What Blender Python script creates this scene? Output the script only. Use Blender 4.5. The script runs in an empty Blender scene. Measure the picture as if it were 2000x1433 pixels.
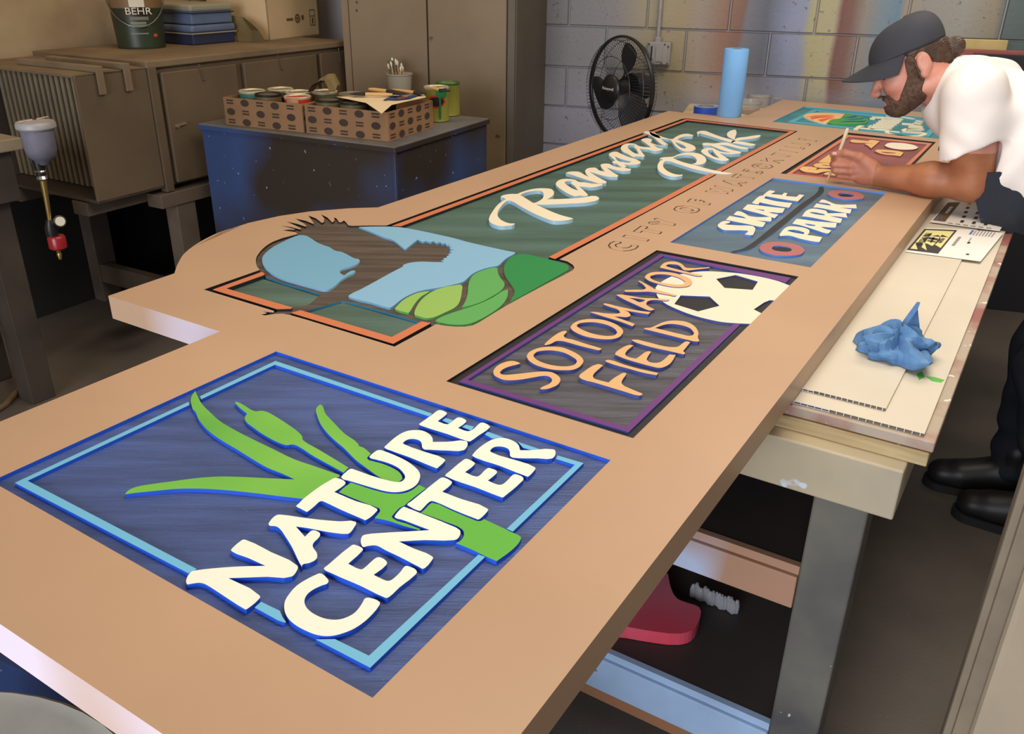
import bpy, bmesh, math, random
from mathutils import Vector, Matrix, Euler, noise
from mathutils.geometry import delaunay_2d_cdt
random.seed(7)
scene = bpy.context.scene
COL = scene.collection

# ------------------------------------------------------------------ camera
F_PX = 1684.03                      # focal length in pixels of the 2000x1433 frame
RX = Vector((0.99989965, 0.01416636, 0.0))
RY = Vector((0.00606417, -0.42802539, 0.90374636))
RZ = Vector((0.0128028, -0.90365567, -0.42806835))
SIGN_Z = 0.93                       # height of the sign's face above the floor
CAM = Vector((0, 0, SIGN_Z + 0.60))
cam_data = bpy.data.cameras.new('camera')
cam_data.sensor_fit = 'HORIZONTAL'; cam_data.sensor_width = 36.0
cam_data.lens = 36.0 * F_PX / 2000.0
cam_data.clip_start = 0.02
cam = bpy.data.objects.new('camera', cam_data); COL.objects.link(cam)
def cam2world(v): return Vector((RX.dot(v), RY.dot(v), RZ.dot(v)))
cx, cy, cz = cam2world(Vector((1, 0, 0))), cam2world(Vector((0, -1, 0))), cam2world(Vector((0, 0, -1)))
cam.matrix_world = Matrix(((cx.x, cy.x, cz.x, CAM.x), (cx.y, cy.y, cz.y, CAM.y), (cx.z, cy.z, cz.z, CAM.z), (0, 0, 0, 1)))
scene.camera = cam

# ------------------------------------------------------------------ light
vs = scene.view_settings
vs.view_transform = 'Standard'; vs.look = 'None'; vs.exposure = 0.0; vs.gamma = 1.0; vs.use_curve_mapping = False
world = bpy.data.worlds.new('world'); scene.world = world; world.use_nodes = True
bg = world.node_tree.nodes['Background']; bg.inputs[0].default_value = (0.80, 0.88, 1.0, 1); bg.inputs[1].default_value = 0.10
def area(name, loc, target, sx, sy, power, color):
    l = bpy.data.lights.new(name, 'AREA'); l.shape = 'RECTANGLE'; l.size = sx; l.size_y = sy; l.energy = power; l.color = color
    o = bpy.data.objects.new(name, l); COL.objects.link(o); o.location = loc
    d = Vector(target) - Vector(loc); o.rotation_euler = d.to_track_quat('-Z', 'Y').to_euler(); return o
dl = area('door_daylight', (-2.2, -2.7, 1.75), (0.9, 1.9, 0.9), 3.2, 2.6, 115, (0.86, 0.90, 1.0)); dl.data.spread = math.radians(120)
area('ceiling_lamp_near', (0.5, 1.3, 2.95), (0.5, 1.3, 0), 1.6, 1.2, 40, (1.0, 0.90, 0.76))
area('ceiling_lamp_far', (1.7, 3.0, 2.95), (1.7, 3.0, 0), 1.8, 1.4, 40, (1.0, 0.90, 0.78))
area('ceiling_lamp_left', (-1.1, 3.6, 2.95), (-1.1, 3.6, 0), 1.2, 0.8, 13, (1.0, 0.74, 0.45))

# ------------------------------------------------------------------ photo pixel -> direction -> place
def ray(px, py): return cam2world(Vector(((px - 1000.0) / F_PX, (py - 716.5) / F_PX, 1.0)))
def at_z(px, py, z):
    r = ray(px, py); return CAM + r * ((z - CAM.z) / r.z)
def at_y(px, py, y):
    r = ray(px, py); return CAM + r * ((y - CAM.y) / r.y)
def at_plane(px, py, p0, n):
    r = ray(px, py); return CAM + r * ((Vector(p0) - CAM).dot(n) / r.dot(n))
def at_dist(px, py, d):             # horizontal distance from the camera
    r = ray(px, py); return CAM + r * (d / math.hypot(r.x, r.y))
UX = Vector((0.52819993, 0.84912004, 0)); VX = Vector((-0.84912004, 0.52819993, 0))   # sign / table axes
def uv(u, v, z): p = UX * u + VX * v; return Vector((p.x, p.y, z))

# ------------------------------------------------------------------ materials
def lin(c): return tuple(((x / 255.0) / 12.92 if x / 255.0 <= 0.04045 else ((x / 255.0 + 0.055) / 1.055) ** 2.4) for x in c) + (1.0,)
MATS = {}
def mat(name, rgb, rough=0.55, metal=0.0, spec=None, noise_amt=0.0, noise_scale=8.0, rgb2=None, stretch=None, bump=0.0, bump_scale=60.0, rot=0.0, coat=0.0, detail=5.0, thr=None, alpha=None, trans=0.0, speck=None):
    if name in MATS: return MATS[name]
    m = bpy.data.materials.new(name); m.use_nodes = True; nt = m.node_tree; N = nt.nodes; L = nt.links
    b = N['Principled BSDF']; b.inputs['Roughness'].default_value = rough; b.inputs['Metallic'].default_value = metal
    b.inputs['Base Color'].default_value = lin(rgb)
    if spec is not None: b.inputs['Specular IOR Level'].default_value = spec
    if coat: b.inputs['Coat Weight'].default_value = coat; b.inputs['Coat Roughness'].default_value = 0.2
    if trans: b.inputs['Transmission Weight'].default_value = trans
    if alpha is not None: b.inputs['Alpha'].default_value = alpha
    tc = mp = None
    def coords():
        nonlocal tc, mp
        if mp: return mp.outputs[0]
        tc = N.new('ShaderNodeTexCoord'); mp = N.new('ShaderNodeMapping'); L.new(tc.outputs['Object'], mp.inputs[0])
        mp.inputs['Rotation'].default_value = (0, 0, rot)
        if stretch: mp.inputs['Scale'].default_value = stretch
        return mp.outputs[0]
    colout = None
    if noise_amt > 0 or rgb2:
        nz = N.new('ShaderNodeTexNoise'); nz.inputs['Scale'].default_value = noise_scale; nz.inputs['Detail'].default_value = detail
        L.new(coords(), nz.inputs['Vector'])
        r = N.new('ShaderNodeValToRGB'); lo, hi = thr if thr else (0.3, 0.7)
        r.color_ramp.elements[0].position = lo; r.color_ramp.elements[1].position = hi
        c2 = rgb2 if rgb2 else tuple(max(0, min(255, x * (1 - noise_amt))) for x in rgb)
        c1 = rgb if rgb2 else tuple(max(0, min(255, x * (1 + noise_amt * 0.6))) for x in rgb)
        r.color_ramp.elements[0].color = lin(c2); r.color_ramp.elements[1].color = lin(c1)
        L.new(nz.outputs['Fac'], r.inputs[0]); colout = r.outputs[0]
    if speck:                        # (rgb, scale, threshold): scattered specks of paint or dirt
        n2 = N.new('ShaderNodeTexNoise'); n2.inputs['Scale'].default_value = speck[1]; n2.inputs['Detail'].default_value = 2
        t2 = N.new('ShaderNodeTexCoord'); L.new(t2.outputs['Object'], n2.inputs['Vector'])
        r2 = N.new('ShaderNodeValToRGB'); r2.color_ramp.elements[0].position = speck[2]; r2.color_ramp.elements[1].position = speck[2] + 0.03
        L.new(n2.outputs['Fac'], r2.inputs[0])
        mx = N.new('ShaderNodeMix'); mx.data_type = 'RGBA'; L.new(r2.outputs[0], mx.inputs[0])
        if colout: L.new(colout, mx.inputs[6])
        else: mx.inputs[6].default_value = lin(rgb)
        mx.inputs[7].default_value = lin(speck[0]); colout = mx.outputs[2]
    if colout: L.new(colout, b.inputs['Base Color'])
    if bump > 0:
        nb = N.new('ShaderNodeTexNoise'); nb.inputs['Scale'].default_value = bump_scale; nb.inputs['Detail'].default_value = 3
        L.new(coords(), nb.inputs['Vector'])
        bp = N.new('ShaderNodeBump'); bp.inputs['Strength'].default_value = bump; bp.inputs['Distance'].default_value = 0.002
        L.new(nb.outputs['Fac'], bp.inputs['Height']); L.new(bp.outputs[0], b.inputs['Normal'])
    MATS[name] = m; return m
SIGN_ROT = -math.atan2(UX.y, UX.x)

# ------------------------------------------------------------------ mesh building
class MB:
    def __init__(s): s.v = []; s.f = []; s.m = []
    def add(s, verts, faces, mi=0):
        o = len(s.v); s.v += [Vector(p) for p in verts]
        for f in faces: s.f.append(tuple(i + o for i in f)); s.m.append(mi)
        return s
    def box(s, lo, hi, mi=0):
        x0, y0, z0 = lo; x1, y1, z1 = hi
        return s.hexa([(x0, y0, z0), (x1, y0, z0), (x1, y1, z0), (x0, y1, z0), (x0, y0, z1), (x1, y0, z1), (x1, y1, z1), (x0, y1, z1)], mi)
    def hexa(s, p, mi=0): return s.add(p, [(3, 2, 1, 0), (4, 5, 6, 7), (0, 1, 5, 4), (1, 2, 6, 5), (2, 3, 7, 6), (3, 0, 4, 7)], mi)
    def obox(s, c, ax, ay, az, sx, sy, sz, mi=0):      # centre, unit axes, full sizes
        c = Vector(c); a = Vector(ax) * sx / 2; b = Vector(ay) * sy / 2; d = Vector(az) * sz / 2
        return s.hexa([c - a - b - d, c + a - b - d, c + a + b - d, c - a + b - d, c - a - b + d, c + a - b + d, c + a + b + d, c - a + b + d], mi)
    def bar(s, p0, p1, w, h, up=(0, 0, 1), mi=0):
        p0 = Vector(p0); p1 = Vector(p1); d = (p1 - p0); L = d.length; d.normalize()
        side = d.cross(Vector(up))
        if side.length < 1e-5: side = d.cross(Vector((1, 0, 0)))
        side.normalize(); u2 = side.cross(d)
        return s.obox((p0 + p1) / 2, d, side, u2, L, w, h, mi)
    def tube(s, path, radii, n=10, mi=0, cap=True, squash=None, up=None):
        path = [Vector(p) for p in path]
        if not isinstance(radii, (list, tuple)): radii = [radii] * len(path)
        rings = []; prev = None
        for i, p in enumerate(path):
            t = (path[min(i + 1, len(path) - 1)] - path[max(i - 1, 0)]).normalized()
            if prev is None:
                a = Vector(up) if up is not None else (Vector((0, 0, 1)) if abs(t.z) < 0.9 else Vector((1, 0, 0)))
            else: a = prev
            a = (a - t * a.dot(t)).normalized(); b = t.cross(a); prev = a
            r = radii[i]; q = squash if squash else (1, 1)
            rings.append([p + a * (r * q[0] * math.cos(2 * math.pi * k / n)) + b * (r * q[1] * math.sin(2 * math.pi * k / n)) for k in range(n)])
        return s.rings(rings, mi, cap)
    def rings(s, rings, mi=0, cap=True, closed=False):
        o = len(s.v); n = len(rings[0])
        for r in rings: s.v += [Vector(p) for p in r]
        K = len(rings)
        for i in range(K if closed else K - 1):
            j = (i + 1) % K
            for k in range(n):
                s.f.append((o + i * n + k, o + i * n + (k + 1) % n, o + j * n + (k + 1) % n, o + j * n + k)); s.m.append(mi)
        if cap and not closed:
            s.f.append(tuple(o + k for k in reversed(range(n)))); s.m.append(mi)
            s.f.append(tuple(o + (K - 1) * n + k for k in range(n))); s.m.append(mi)
        return s
    def lathe(s, c, prof, n=24, mi=0, axis=(0, 0, 1), cap=True):       # prof: (radius, height)
        c = Vector(c); ax = Vector(axis).normalized()
        a = Vector((1, 0, 0)) if abs(ax.x) < 0.9 else Vector((0, 1, 0)); a = (a - ax * a.dot(ax)).normalized(); b = ax.cross(a)
        return s.rings([[c + ax * h + (a * math.cos(2 * math.pi * k / n) + b * math.sin(2 * math.pi * k / n)) * max(r, 1e-4) for k in range(n)] for r, h in prof], mi, cap)
    def grid(s, pts, mi=0):                              # pts[i][j]
        o = len(s.v); R = len(pts); C = len(pts[0])
        for r in pts: s.v += [Vector(p) for p in r]
        for i in range(R - 1):
            for j in range(C - 1):
                s.f.append((o + i * C + j, o + i * C + j + 1, o + (i + 1) * C + j + 1, o + (i + 1) * C + j)); s.m.append(mi)
        return s
    def slab(s, pts, nrm, th, mi=0):                     # convex polygon in space given a thickness along nrm (downwards)
        pts = [Vector(p) for p in pts]; nrm = Vector(nrm).normalized(); n = len(pts)
        low = [p - nrm * th for p in pts]
        return s.add(pts + low, [tuple(range(n)), tuple(reversed(range(n, 2 * n)))] + [(i, i + n, (i + 1) % n + n, (i + 1) % n) for i in range(n)], mi)
    def prism(s, loops, zt, zb, mi_top=0, mi_side=0, bottom=True, hole_zb=None, hole_mi=None):
        # loops of world xy points, the first is the outline and the rest are holes
        vs_, ed = [], []
        for lp in loops:
            o = len(vs_); n = len(lp); vs_ += [Vector((p[0], p[1])) for p in lp]; ed += [(o + i, o + (i + 1) % n) for i in range(n)]
        res = delaunay_2d_cdt(vs_, ed, [], 0, 1e-7)
        cv = res[0]; cf = []
        for f in res[2]:
            gx = sum(cv[i].x for i in f) / len(f); gy = sum(cv[i].y for i in f) / len(f); odd = False
            for lp in loops:
                n = len(lp)
                for i in range(n):
                    x0, y0 = lp[i][0], lp[i][1]; x1, y1 = lp[(i + 1) % n][0], lp[(i + 1) % n][1]
                    if (y0 > gy) != (y1 > gy) and gx < x0 + (gy - y0) / (y1 - y0) * (x1 - x0): odd = not odd
            if odd: cf.append(f)
        def up(f): 
            a, b, c = (cv[i] for i in f[:3]); return (b - a).cross(c - a) > 0
        s.add([(p.x, p.y, zt) for p in cv], [tuple(f) if up(f) else tuple(reversed(f)) for f in cf], mi_top)
        if bottom: s.add([(p.x, p.y, zb) for p in cv], [tuple(reversed(f)) if up(f) else tuple(f) for f in cf], mi_side)
        for li, lp in enumerate(loops):
            n = len(lp); zz = zb; mm = mi_side
            if li > 0 and hole_zb is not None: zz = hole_zb[li - 1]
            if li > 0 and hole_mi is not None: mm = hole_mi[li - 1]
            A = sum(lp[i][0] * lp[(i + 1) % n][1] - lp[(i + 1) % n][0] * lp[i][1] for i in range(n))
            pts = list(lp) if (A > 0) == (li == 0) else list(reversed(lp))
            s.add([(p[0], p[1], zt) for p in pts] + [(p[0], p[1], zz) for p in pts], [(i, i + n, (i + 1) % n + n, (i + 1) % n) for i in range(n)], mm)
        return s
    def bbox(s):
        return Vector((min(p.x for p in s.v), min(p.y for p in s.v), min(p.z for p in s.v))), Vector((max(p.x for p in s.v), max(p.y for p in s.v), max(p.z for p in s.v)))

ORIGIN = {}
def make(name, mb, mats, parent=None, smooth=None, label=None, cat=None, group=None, kind=None, loc=None, bevel=0.0):
    """one mesh object from world-space geometry; top-level objects get their origin at the base of the geometry"""
    if not isinstance(mats, (list, tuple)): mats = [mats]
    if parent is not None: o0 = ORIGIN[parent.name]
    elif loc is not None: o0 = Vector(loc)
    else:
        lo, hi = mb.bbox(); o0 = Vector(((lo.x + hi.x) / 2, (lo.y + hi.y) / 2, lo.z))
    me = bpy.data.meshes.new(name)
    me.from_pydata([tuple(p - o0) for p in mb.v], [], mb.f)
    for m in mats: me.materials.append(m)
    me.polygons.foreach_set('material_index', mb.m)
    me.update()
    if smooth is not None:
        me.shade_smooth(); me.set_sharp_from_angle(angle=math.radians(smooth))
    o = bpy.data.objects.new(name, me); COL.objects.link(o)
    ORIGIN[o.name] = o0
    if parent is not None: o.parent = parent
    else: o.location = o0
    if bevel > 0:
        bv = o.modifiers.new('bevel', 'BEVEL'); bv.width = bevel; bv.segments = 2; bv.limit_method = 'ANGLE'; bv.angle_limit = math.radians(50)
    if label: o['label'] = label
    if cat: o['category'] = cat
    if group: o['group'] = group
    if kind: o['kind'] = kind
    return o
def thing(name, label, cat, loc, group=None):
    o = bpy.data.objects.new(name, None); COL.objects.link(o); o.location = Vector(loc); o.empty_display_size = 0.05
    ORIGIN[o.name] = Vector(loc); o['label'] = label; o['category'] = cat
    if group: o['group'] = group
    return o
def copy_thing(root, offset, label, group=None, rotz=0.0):
    r = root.copy(); COL.objects.link(r); r.location = root.location + Vector(offset); r.rotation_euler = (0, 0, rotz); r['label'] = label
    if group: r['group'] = group
    for ch in list(root.children):
        c = ch.copy(); COL.objects.link(c); c.parent = r
        for g in list(ch.children):
            d = g.copy(); COL.objects.link(d); d.parent = c
    return r

# tracing: "x,y x,y" in a magnified view whose corner is (ox, oy) and whose pixel is s photo pixels
def T(ox, oy, txt, s=0.15):
    return [(ox + float(a) * s, oy + float(b) * s) for a, b in (t.split(',') for t in txt.split())]
def smooth2(lp, corner=48.0, sub=3, closed=True):
    n = len(lp); out = []; P = [Vector(p) for p in lp]
    def tan(i):
        if not closed and i in (0, n - 1): return None
        a, b, c = P[(i - 1) % n], P[i], P[(i + 1) % n]; d1 = b - a; d2 = c - b
        if d1.length < 1e-6 or d2.length < 1e-6: return None
        if d1.angle(d2) > math.radians(corner): return None
        t = d1.normalized() + d2.normalized(); return t.normalized()
    tg = [tan(i) for i in range(n)]
    for i in range(n if closed else n - 1):
        j = (i + 1) % n; p, q = P[i], P[j]; L = (q - p).length
        t0 = tg[i] * L if tg[i] is not None else (q - p); t1 = tg[j] * L if tg[j] is not None else (q - p)
        k = sub if (tg[i] is not None or tg[j] is not None) else 1
        for a in range(k):
            t = a / k; t2 = t * t; t3 = t2 * t
            out.append(p * (2 * t3 - 3 * t2 + 1) + t0 * (t3 - 2 * t2 + t) + q * (-2 * t3 + 3 * t2) + t1 * (t3 - t2))
    if not closed: out.append(P[-1])
    return out
def on_sign(lp, z=None, sm=True, corner=48.0):
    q = smooth2(lp, corner) if sm else lp
    z = SIGN_Z if z is None else z
    return [tuple(at_z(p[0], p[1], z)[:2]) for p in q]
def text_mesh(txt, size, depth=0.0004):
    cu = bpy.data.curves.new('txt', 'FONT'); cu.body = txt; cu.size = size; cu.extrude = depth; cu.align_x = 'CENTER'; cu.align_y = 'CENTER'
    o = bpy.data.objects.new('txt', cu); COL.objects.link(o)
    dg = bpy.context.evaluated_depsgraph_get(); me = bpy.data.meshes.new_from_object(o.evaluated_get(dg))
    vs_ = [v.co.copy() for v in me.vertices]; fs = [tuple(p.vertices) for p in me.polygons]
    bpy.data.objects.remove(o); bpy.data.curves.remove(cu); bpy.data.meshes.remove(me)
    return vs_, fs
def add_text(mb, txt, size, c, ax, ay, mi=0, depth=0.0004, sx=1.0):
    c = Vector(c); ax = Vector(ax).normalized(); ay = Vector(ay).normalized(); az = ax.cross(ay)
    v, f = text_mesh(txt, size, depth); mb.add([c + ax * (p.x * sx) + ay * p.y + az * p.z for p in v], f, mi)
# ------------------------------------------------------------------ room shell
M_floor = mat('concrete_floor', (104, 94, 84), 0.6, rgb2=(76, 69, 63), noise_scale=2.5, bump=0.2, bump_scale=90, speck=((160, 150, 140), 150, 0.74))
m = MB(); m.box((-4.6, -3.2, -0.1), (4.2, 6.6, 0)); make('floor', m, [M_floor], kind='structure')
M_ceil = mat('ceiling_paint', (196, 186, 170), 0.8)
m = MB(); m.box((-4.6, -3.2, 3.2), (4.2, 6.6, 3.3)); make('ceiling', m, [M_ceil], kind='structure')
# back wall of painted concrete blocks
WD = Vector((0.96, -0.28, 0)); WN = Vector((-0.28, -0.96, 0)); W0 = Vector((1.0, 4.60, 0))
def on_wall(px, py, off=0.0): return at_plane(px, py, W0 + WN * off, WN)
def wall_mat(name):
    m = bpy.data.materials.new(name); m.use_nodes = True; nt = m.node_tree; N = nt.nodes; L = nt.links; b = N['Principled BSDF']; b.inputs['Roughness'].default_value = 0.6
    g = N.new('ShaderNodeNewGeometry'); dt = N.new('ShaderNodeVectorMath'); dt.operation = 'DOT_PRODUCT'; dt.inputs[1].default_value = WD; L.new(g.outputs['Position'], dt.inputs[0])
    nz = N.new('ShaderNodeTexNoise'); nz.inputs['Scale'].default_value = 2.2; L.new(g.outputs['Position'], nz.inputs['Vector'])
    ad = N.new('ShaderNodeMath'); ad.operation = 'MULTIPLY_ADD'; ad.inputs[1].default_value = 0.10; L.new(nz.outputs['Fac'], ad.inputs[0]); L.new(dt.outputs['Value'], ad.inputs[2])
    s0 = on_wall(1060, 40).dot(WD); s1 = on_wall(2060, 40).dot(WD)
    mr = N.new('ShaderNodeMapRange'); mr.inputs[1].default_value = s0 + 0.05; mr.inputs[2].default_value = s1 + 0.05; L.new(ad.outputs[0], mr.inputs[0])
    cr = N.new('ShaderNodeValToRGB'); el = cr.color_ramp.elements
    bands = [(1060, (158, 154, 158)), (1200, (168, 162, 160)), (1270, (196, 180, 142)), (1340, (190, 172, 132)), (1375, (184, 168, 150)), (1420, (170, 128, 104)), (1452, (150, 112, 96)), (1460, (138, 138, 148)), (1500, (112, 118, 134)), (1545, (160, 170, 204)), (1572, (168, 176, 202)), (1588, (202, 194, 142)), (1630, (204, 194, 156)), (1640, (140, 92, 84)), (1662, (146, 106, 92)), (1690, (168, 160, 150)), (1725, (142, 164, 178)), (1756, (128, 160, 184)), (1768, (188, 172, 146)), (1800, (180, 176, 166)), (1880, (186, 184, 176)), (1945, (178, 166, 140)), (1962, (118, 134, 132)), (2050, (104, 124, 122))]
    while len(el) < len(bands): el.new(0.5)
    for i, (px, c) in enumerate(bands): el[i].position = (on_wall(px, 40).dot(WD) - s0) / (s1 - s0)
    for i, (px, c) in enumerate(bands): el[i].color = lin(tuple(x * 0.80 for x in c))
    L.new(mr.outputs[0], cr.inputs[0])
    # sprayed colours fade out lower down the wall into lilac grey
    sp = N.new('ShaderNodeSeparateXYZ'); L.new(g.outputs['Position'], sp.inputs[0])
    n3 = N.new('ShaderNodeTexNoise'); n3.inputs['Scale'].default_value = 3.0; L.new(g.outputs['Position'], n3.inputs['Vector'])
    m2 = N.new('ShaderNodeMath'); m2.operation = 'MULTIPLY_ADD'; m2.inputs[1].default_value = 0.25; L.new(n3.outputs['Fac'], m2.inputs[0]); L.new(sp.outputs['Z'], m2.inputs[2])
    r2 = N.new('ShaderNodeMapRange'); r2.inputs[1].default_value = 0.90; r2.inputs[2].default_value = 1.16; L.new(m2.outputs[0], r2.inputs[0])
    mx = N.new('ShaderNodeMix'); mx.data_type = 'RGBA'; L.new(r2.outputs[0], mx.inputs[0]); mx.inputs[6].default_value = lin((146, 144, 152)); L.new(cr.outputs[0], mx.inputs[7])
    # pinholes of the blocks
    n4 = N.new('ShaderNodeTexNoise'); n4.inputs['Scale'].default_value = 55; n4.inputs['Detail'].default_value = 3; L.new(g.outputs['Position'], n4.inputs['Vector'])
    r4 = N.new('ShaderNodeValToRGB'); r4.color_ramp.elements[0].position = 0.66; r4.color_ramp.elements[1].position = 0.72; L.new(n4.outputs['Fac'], r4.inputs[0])
    m4 = N.new('ShaderNodeMix'); m4.data_type = 'RGBA'; L.new(r4.outputs[0], m4.inputs[0]); L.new(mx.outputs[2], m4.inputs[6]); m4.inputs[7].default_value = lin((104, 98, 98))
    L.new(m4.outputs[2], b.inputs['Base Color'])
    bp = N.new('ShaderNodeBump'); bp.inputs['Strength'].default_value = 0.5; bp.inputs['Distance'].default_value = 0.003; L.new(n4.outputs['Fac'], bp.inputs['Height']); L.new(bp.outputs[0], b.inputs['Normal'])
    return m
M_block = wall_mat('painted_block'); M_mortar = mat('mortar', (150, 146, 150), 0.8)
ANG = math.atan2(WD.y, WD.x)
m = MB(); s_a, s_b = -2.2, 3.1
c0 = W0 - WN * 0.076; m.obox(c0 + WD * (s_a + s_b) / 2 + Vector((0, 0, 1.6)), WD, WN, Vector((0, 0, 1)), s_b - s_a, 0.14, 3.2)
wall_back = make('wall_back', m, [M_mortar], kind='structure')
bm_ = MB(); hw, hh, dp = 0.1995, 0.0985, 0.012
f = [(-hw, -hh), (hw, -hh), (hw, hh), (-hw, hh)]; g = [(-hw + .004, -hh + .004), (hw - .004, -hh + .004), (hw - .004, hh - .004), (-hw + .004, hh - .004)]
vv = [Vector((x, 0, z)) for x, z in f] + [Vector((x, -dp, z)) for x, z in g]
bm_.add(vv, [(4, 5, 6, 7), (0, 1, 5, 4), (1, 2, 6, 5), (2, 3, 7, 6), (3, 0, 4, 7)])
block_me = bpy.data.meshes.new('block'); block_me.from_pydata([tuple(v) for v in bm_.v], [], bm_.f); block_me.materials.append(M_block)
s_joint = (on_wall(1184, 90) - W0).dot(WD)
for r in range(13):
    z = 0.203 * r + 0.1015; off = s_joint + (0.203 if r % 2 == 0 else 0.0)
    k0 = math.ceil((s_a + 0.2 - off) / 0.406)
    s = off + k0 * 0.406 + 0.203
    while s + 0.2 < s_b:
        b = bpy.data.objects.new('block', block_me); COL.objects.link(b); b.parent = wall_back
        p = W0 + WD * s + Vector((0, 0, z)) - WN * 0.006; b.location = p - ORIGIN[wall_back.name]; b.rotation_euler = (0, 0, ANG); s += 0.406
# left wall of stained plaster behind the steel cabinets
LD = Vector((0.49, 0.872, 0)).normalized(); LN = Vector((LD.y, -LD.x, 0)); LA = Vector((-1.4535, 3.5856, 0))
def on_left(px, py, off=0.0): return at_plane(px, py, LA + LN * off, LN)
M_plaster = mat('stained_plaster', (186, 164, 130), 0.85, rgb2=(136, 112, 82), noise_scale=1.8, bump=0.3, bump_scale=25, thr=(0.25, 0.6), speck=((74, 52, 38), 14, 0.69))
m = MB(); m.obox(LA - LN * 0.80 + LD * -0.9 + Vector((0, 0, 1.6)), LD, LN, Vector((0, 0, 1)), 6.0, 0.1, 3.2); make('wall_left', m, [M_plaster], kind='structure')
M_rw = mat('right_wall_paint', (120, 110, 100), 0.85)
m = MB(); m.box((4.1, -3.2, 0), (4.2, 4.2, 3.2)); make('wall_right', m, [M_rw], kind='structure')
# ------------------------------------------------------------------ the carved sign
H = 0.60
ZT = SIGN_Z
M_tan = mat('tan_paint', (190, 154, 122), 0.40, noise_amt=0.03, noise_scale=3, bump=0.03, bump_scale=900)
M_primer = mat('edge_primer', (226, 210, 220), 0.5, rgb2=(196, 160, 128), noise_scale=2.2, thr=(0.36, 0.5), detail=1)
M_cream = mat('cream_letter', (250, 244, 224), 0.45)
M_cream2 = mat('ivory_letter', (238, 224, 196), 0.45)
M_nblue = mat('nature_floor', (76, 98, 156), 0.55, rgb2=(52, 68, 108), noise_scale=9, stretch=(0.5, 6, 1), rot=SIGN_ROT, bump=0.9, bump_scale=55, thr=(0.25, 0.75), speck=((96, 108, 140), 420, 0.70))
M_nside = mat('nature_side', (34, 92, 214), 0.5)
M_nframe = mat('nature_frame', (112, 186, 220), 0.45)
M_leaf = mat('leaf_green', (122, 192, 72), 0.45, rgb2=(84, 168, 60), noise_scale=5.0, thr=(0.35, 0.65), detail=1)
M_stem = mat('stem_green', (96, 180, 62), 0.45)
M_black = mat('groove_black', (26, 24, 26), 0.6, bump=0.4, bump_scale=80)
M_sfloor = mat('soto_floor', (92, 92, 104), 0.55, rgb2=(58, 56, 56), noise_scale=8, stretch=(0.6, 7, 1), rot=SIGN_ROT, bump=0.9, bump_scale=50)
M_sside = mat('soto_side', (70, 84, 152), 0.5)
M_stop = mat('soto_letter', (224, 176, 122), 0.45)
M_purple = mat('purple_frame', (104, 52, 120), 0.45)
M_ball = mat('ball_ivory', (236, 224, 200), 0.45)
M_orange = mat('orange_frame', (206, 118, 78), 0.45)
M_rgreen = mat('ramsay_floor', (86, 116, 108), 0.5, rgb2=(60, 84, 70), noise_scale=4, stretch=(0.4, 3, 1), rot=SIGN_ROT, bump=0.6, bump_scale=60)
M_rside = mat('ramsay_side', (170, 205, 226), 0.5)
M_teal = mat('teal_wall', (56, 122, 146), 0.5)
M_bird = mat('bird_brown', (96, 82, 70), 0.6, rgb2=(62, 52, 46), noise_scale=10, stretch=(0.5, 6, 1), rot=SIGN_ROT, bump=1.0, bump_scale=60)
M_sky = mat('sky_blue', (134, 182, 212), 0.45)
M_sky2 = mat('sky_blue_deep', (114, 170, 200), 0.45)
M_h1 = mat('hill_light', (146, 186, 92), 0.45)
M_h2 = mat('hill_mid', (92, 166, 88), 0.45)
M_h3 = mat('hill_dark', (40, 134, 70), 0.45)
M_kfloor = mat('skate_floor', (96, 122, 138), 0.5, rgb2=(78, 96, 112), noise_scale=5, stretch=(0.5, 3, 1), rot=SIGN_ROT, bump=0.6, bump_scale=70)
M_kside = mat('skate_side', (92, 134, 206), 0.5)
M_rose = mat('wheel_rose', (176, 104, 100), 0.5)
M_deck = mat('deck_black', (44, 43, 42), 0.5)
M_maroon = mat('maroon_floor', (142, 84, 82), 0.5, noise_amt=0.15, noise_scale=6)
M_terra = mat('terracotta_frame', (204, 126, 94), 0.5)
M_gold = mat('gold_letter', (226, 182, 116), 0.45)
M_tfloor = mat('teal_floor', (62, 132, 142), 0.5, noise_amt=0.12, noise_scale=6)
M_tframe = mat('teal_frame', (84, 168, 186), 0.5)
M_shell = mat('shell_cream', (244, 190, 130), 0.45)
M_shell2 = mat('shell_orange', (216, 106, 56), 0.45)
M_fleaf = mat('family_leaf', (70, 160, 76), 0.45)
M_fblue = mat('family_blue', (36, 70, 150), 0.45)
M_groove_shade = mat('groove_shade_line', (58, 38, 28), 0.7)
M_groove_shade2 = mat('groove_shade_line_soft', (150, 116, 92), 0.7)

nat_hole = [(-17, 939.5), (539.5, 686.1), (1192.5, 898.2), (727.5, 1362.3)]
soto_hole = [(871.3, 744.3), (1283, 488.3), (1560, 540), (1236.5, 855.5)]
skate_hole = [(1308.5, 473), (1509.8, 347.5), (1730.8, 376.3), (1582.8, 522)]
soft_hole = [(1524.5, 338.5), (1653, 258.5), (1828, 277.5), (1743, 366)]
feathers = T(380, 400, '1345,380 1312,355 1145,330 1230,321 1308,323 1313,334 1300,314 1120,270 1260,290 1380,321 1386,306 1300,262 1195,217 1330,245 1450,284 1453,270 1420,240 1310,178 1440,205 1550,249 1548,232 1520,190 1480,138 1580,175 1660,236 1685,220 1690,175 1645,122 1730,165 1795,230 1825,200 1815,162 1850,180 1880,225 1915,225 1945,203 1975,230 2000,265')
lobe_l = T(380, 400, '845,845 805,780 800,700 830,640 900,560 1000,490 1150,430')
beak = T(380, 500, '1250,768 1150,748 1040,752 920,772 865,762 930,748 940,738 885,722 1035,735')
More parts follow.
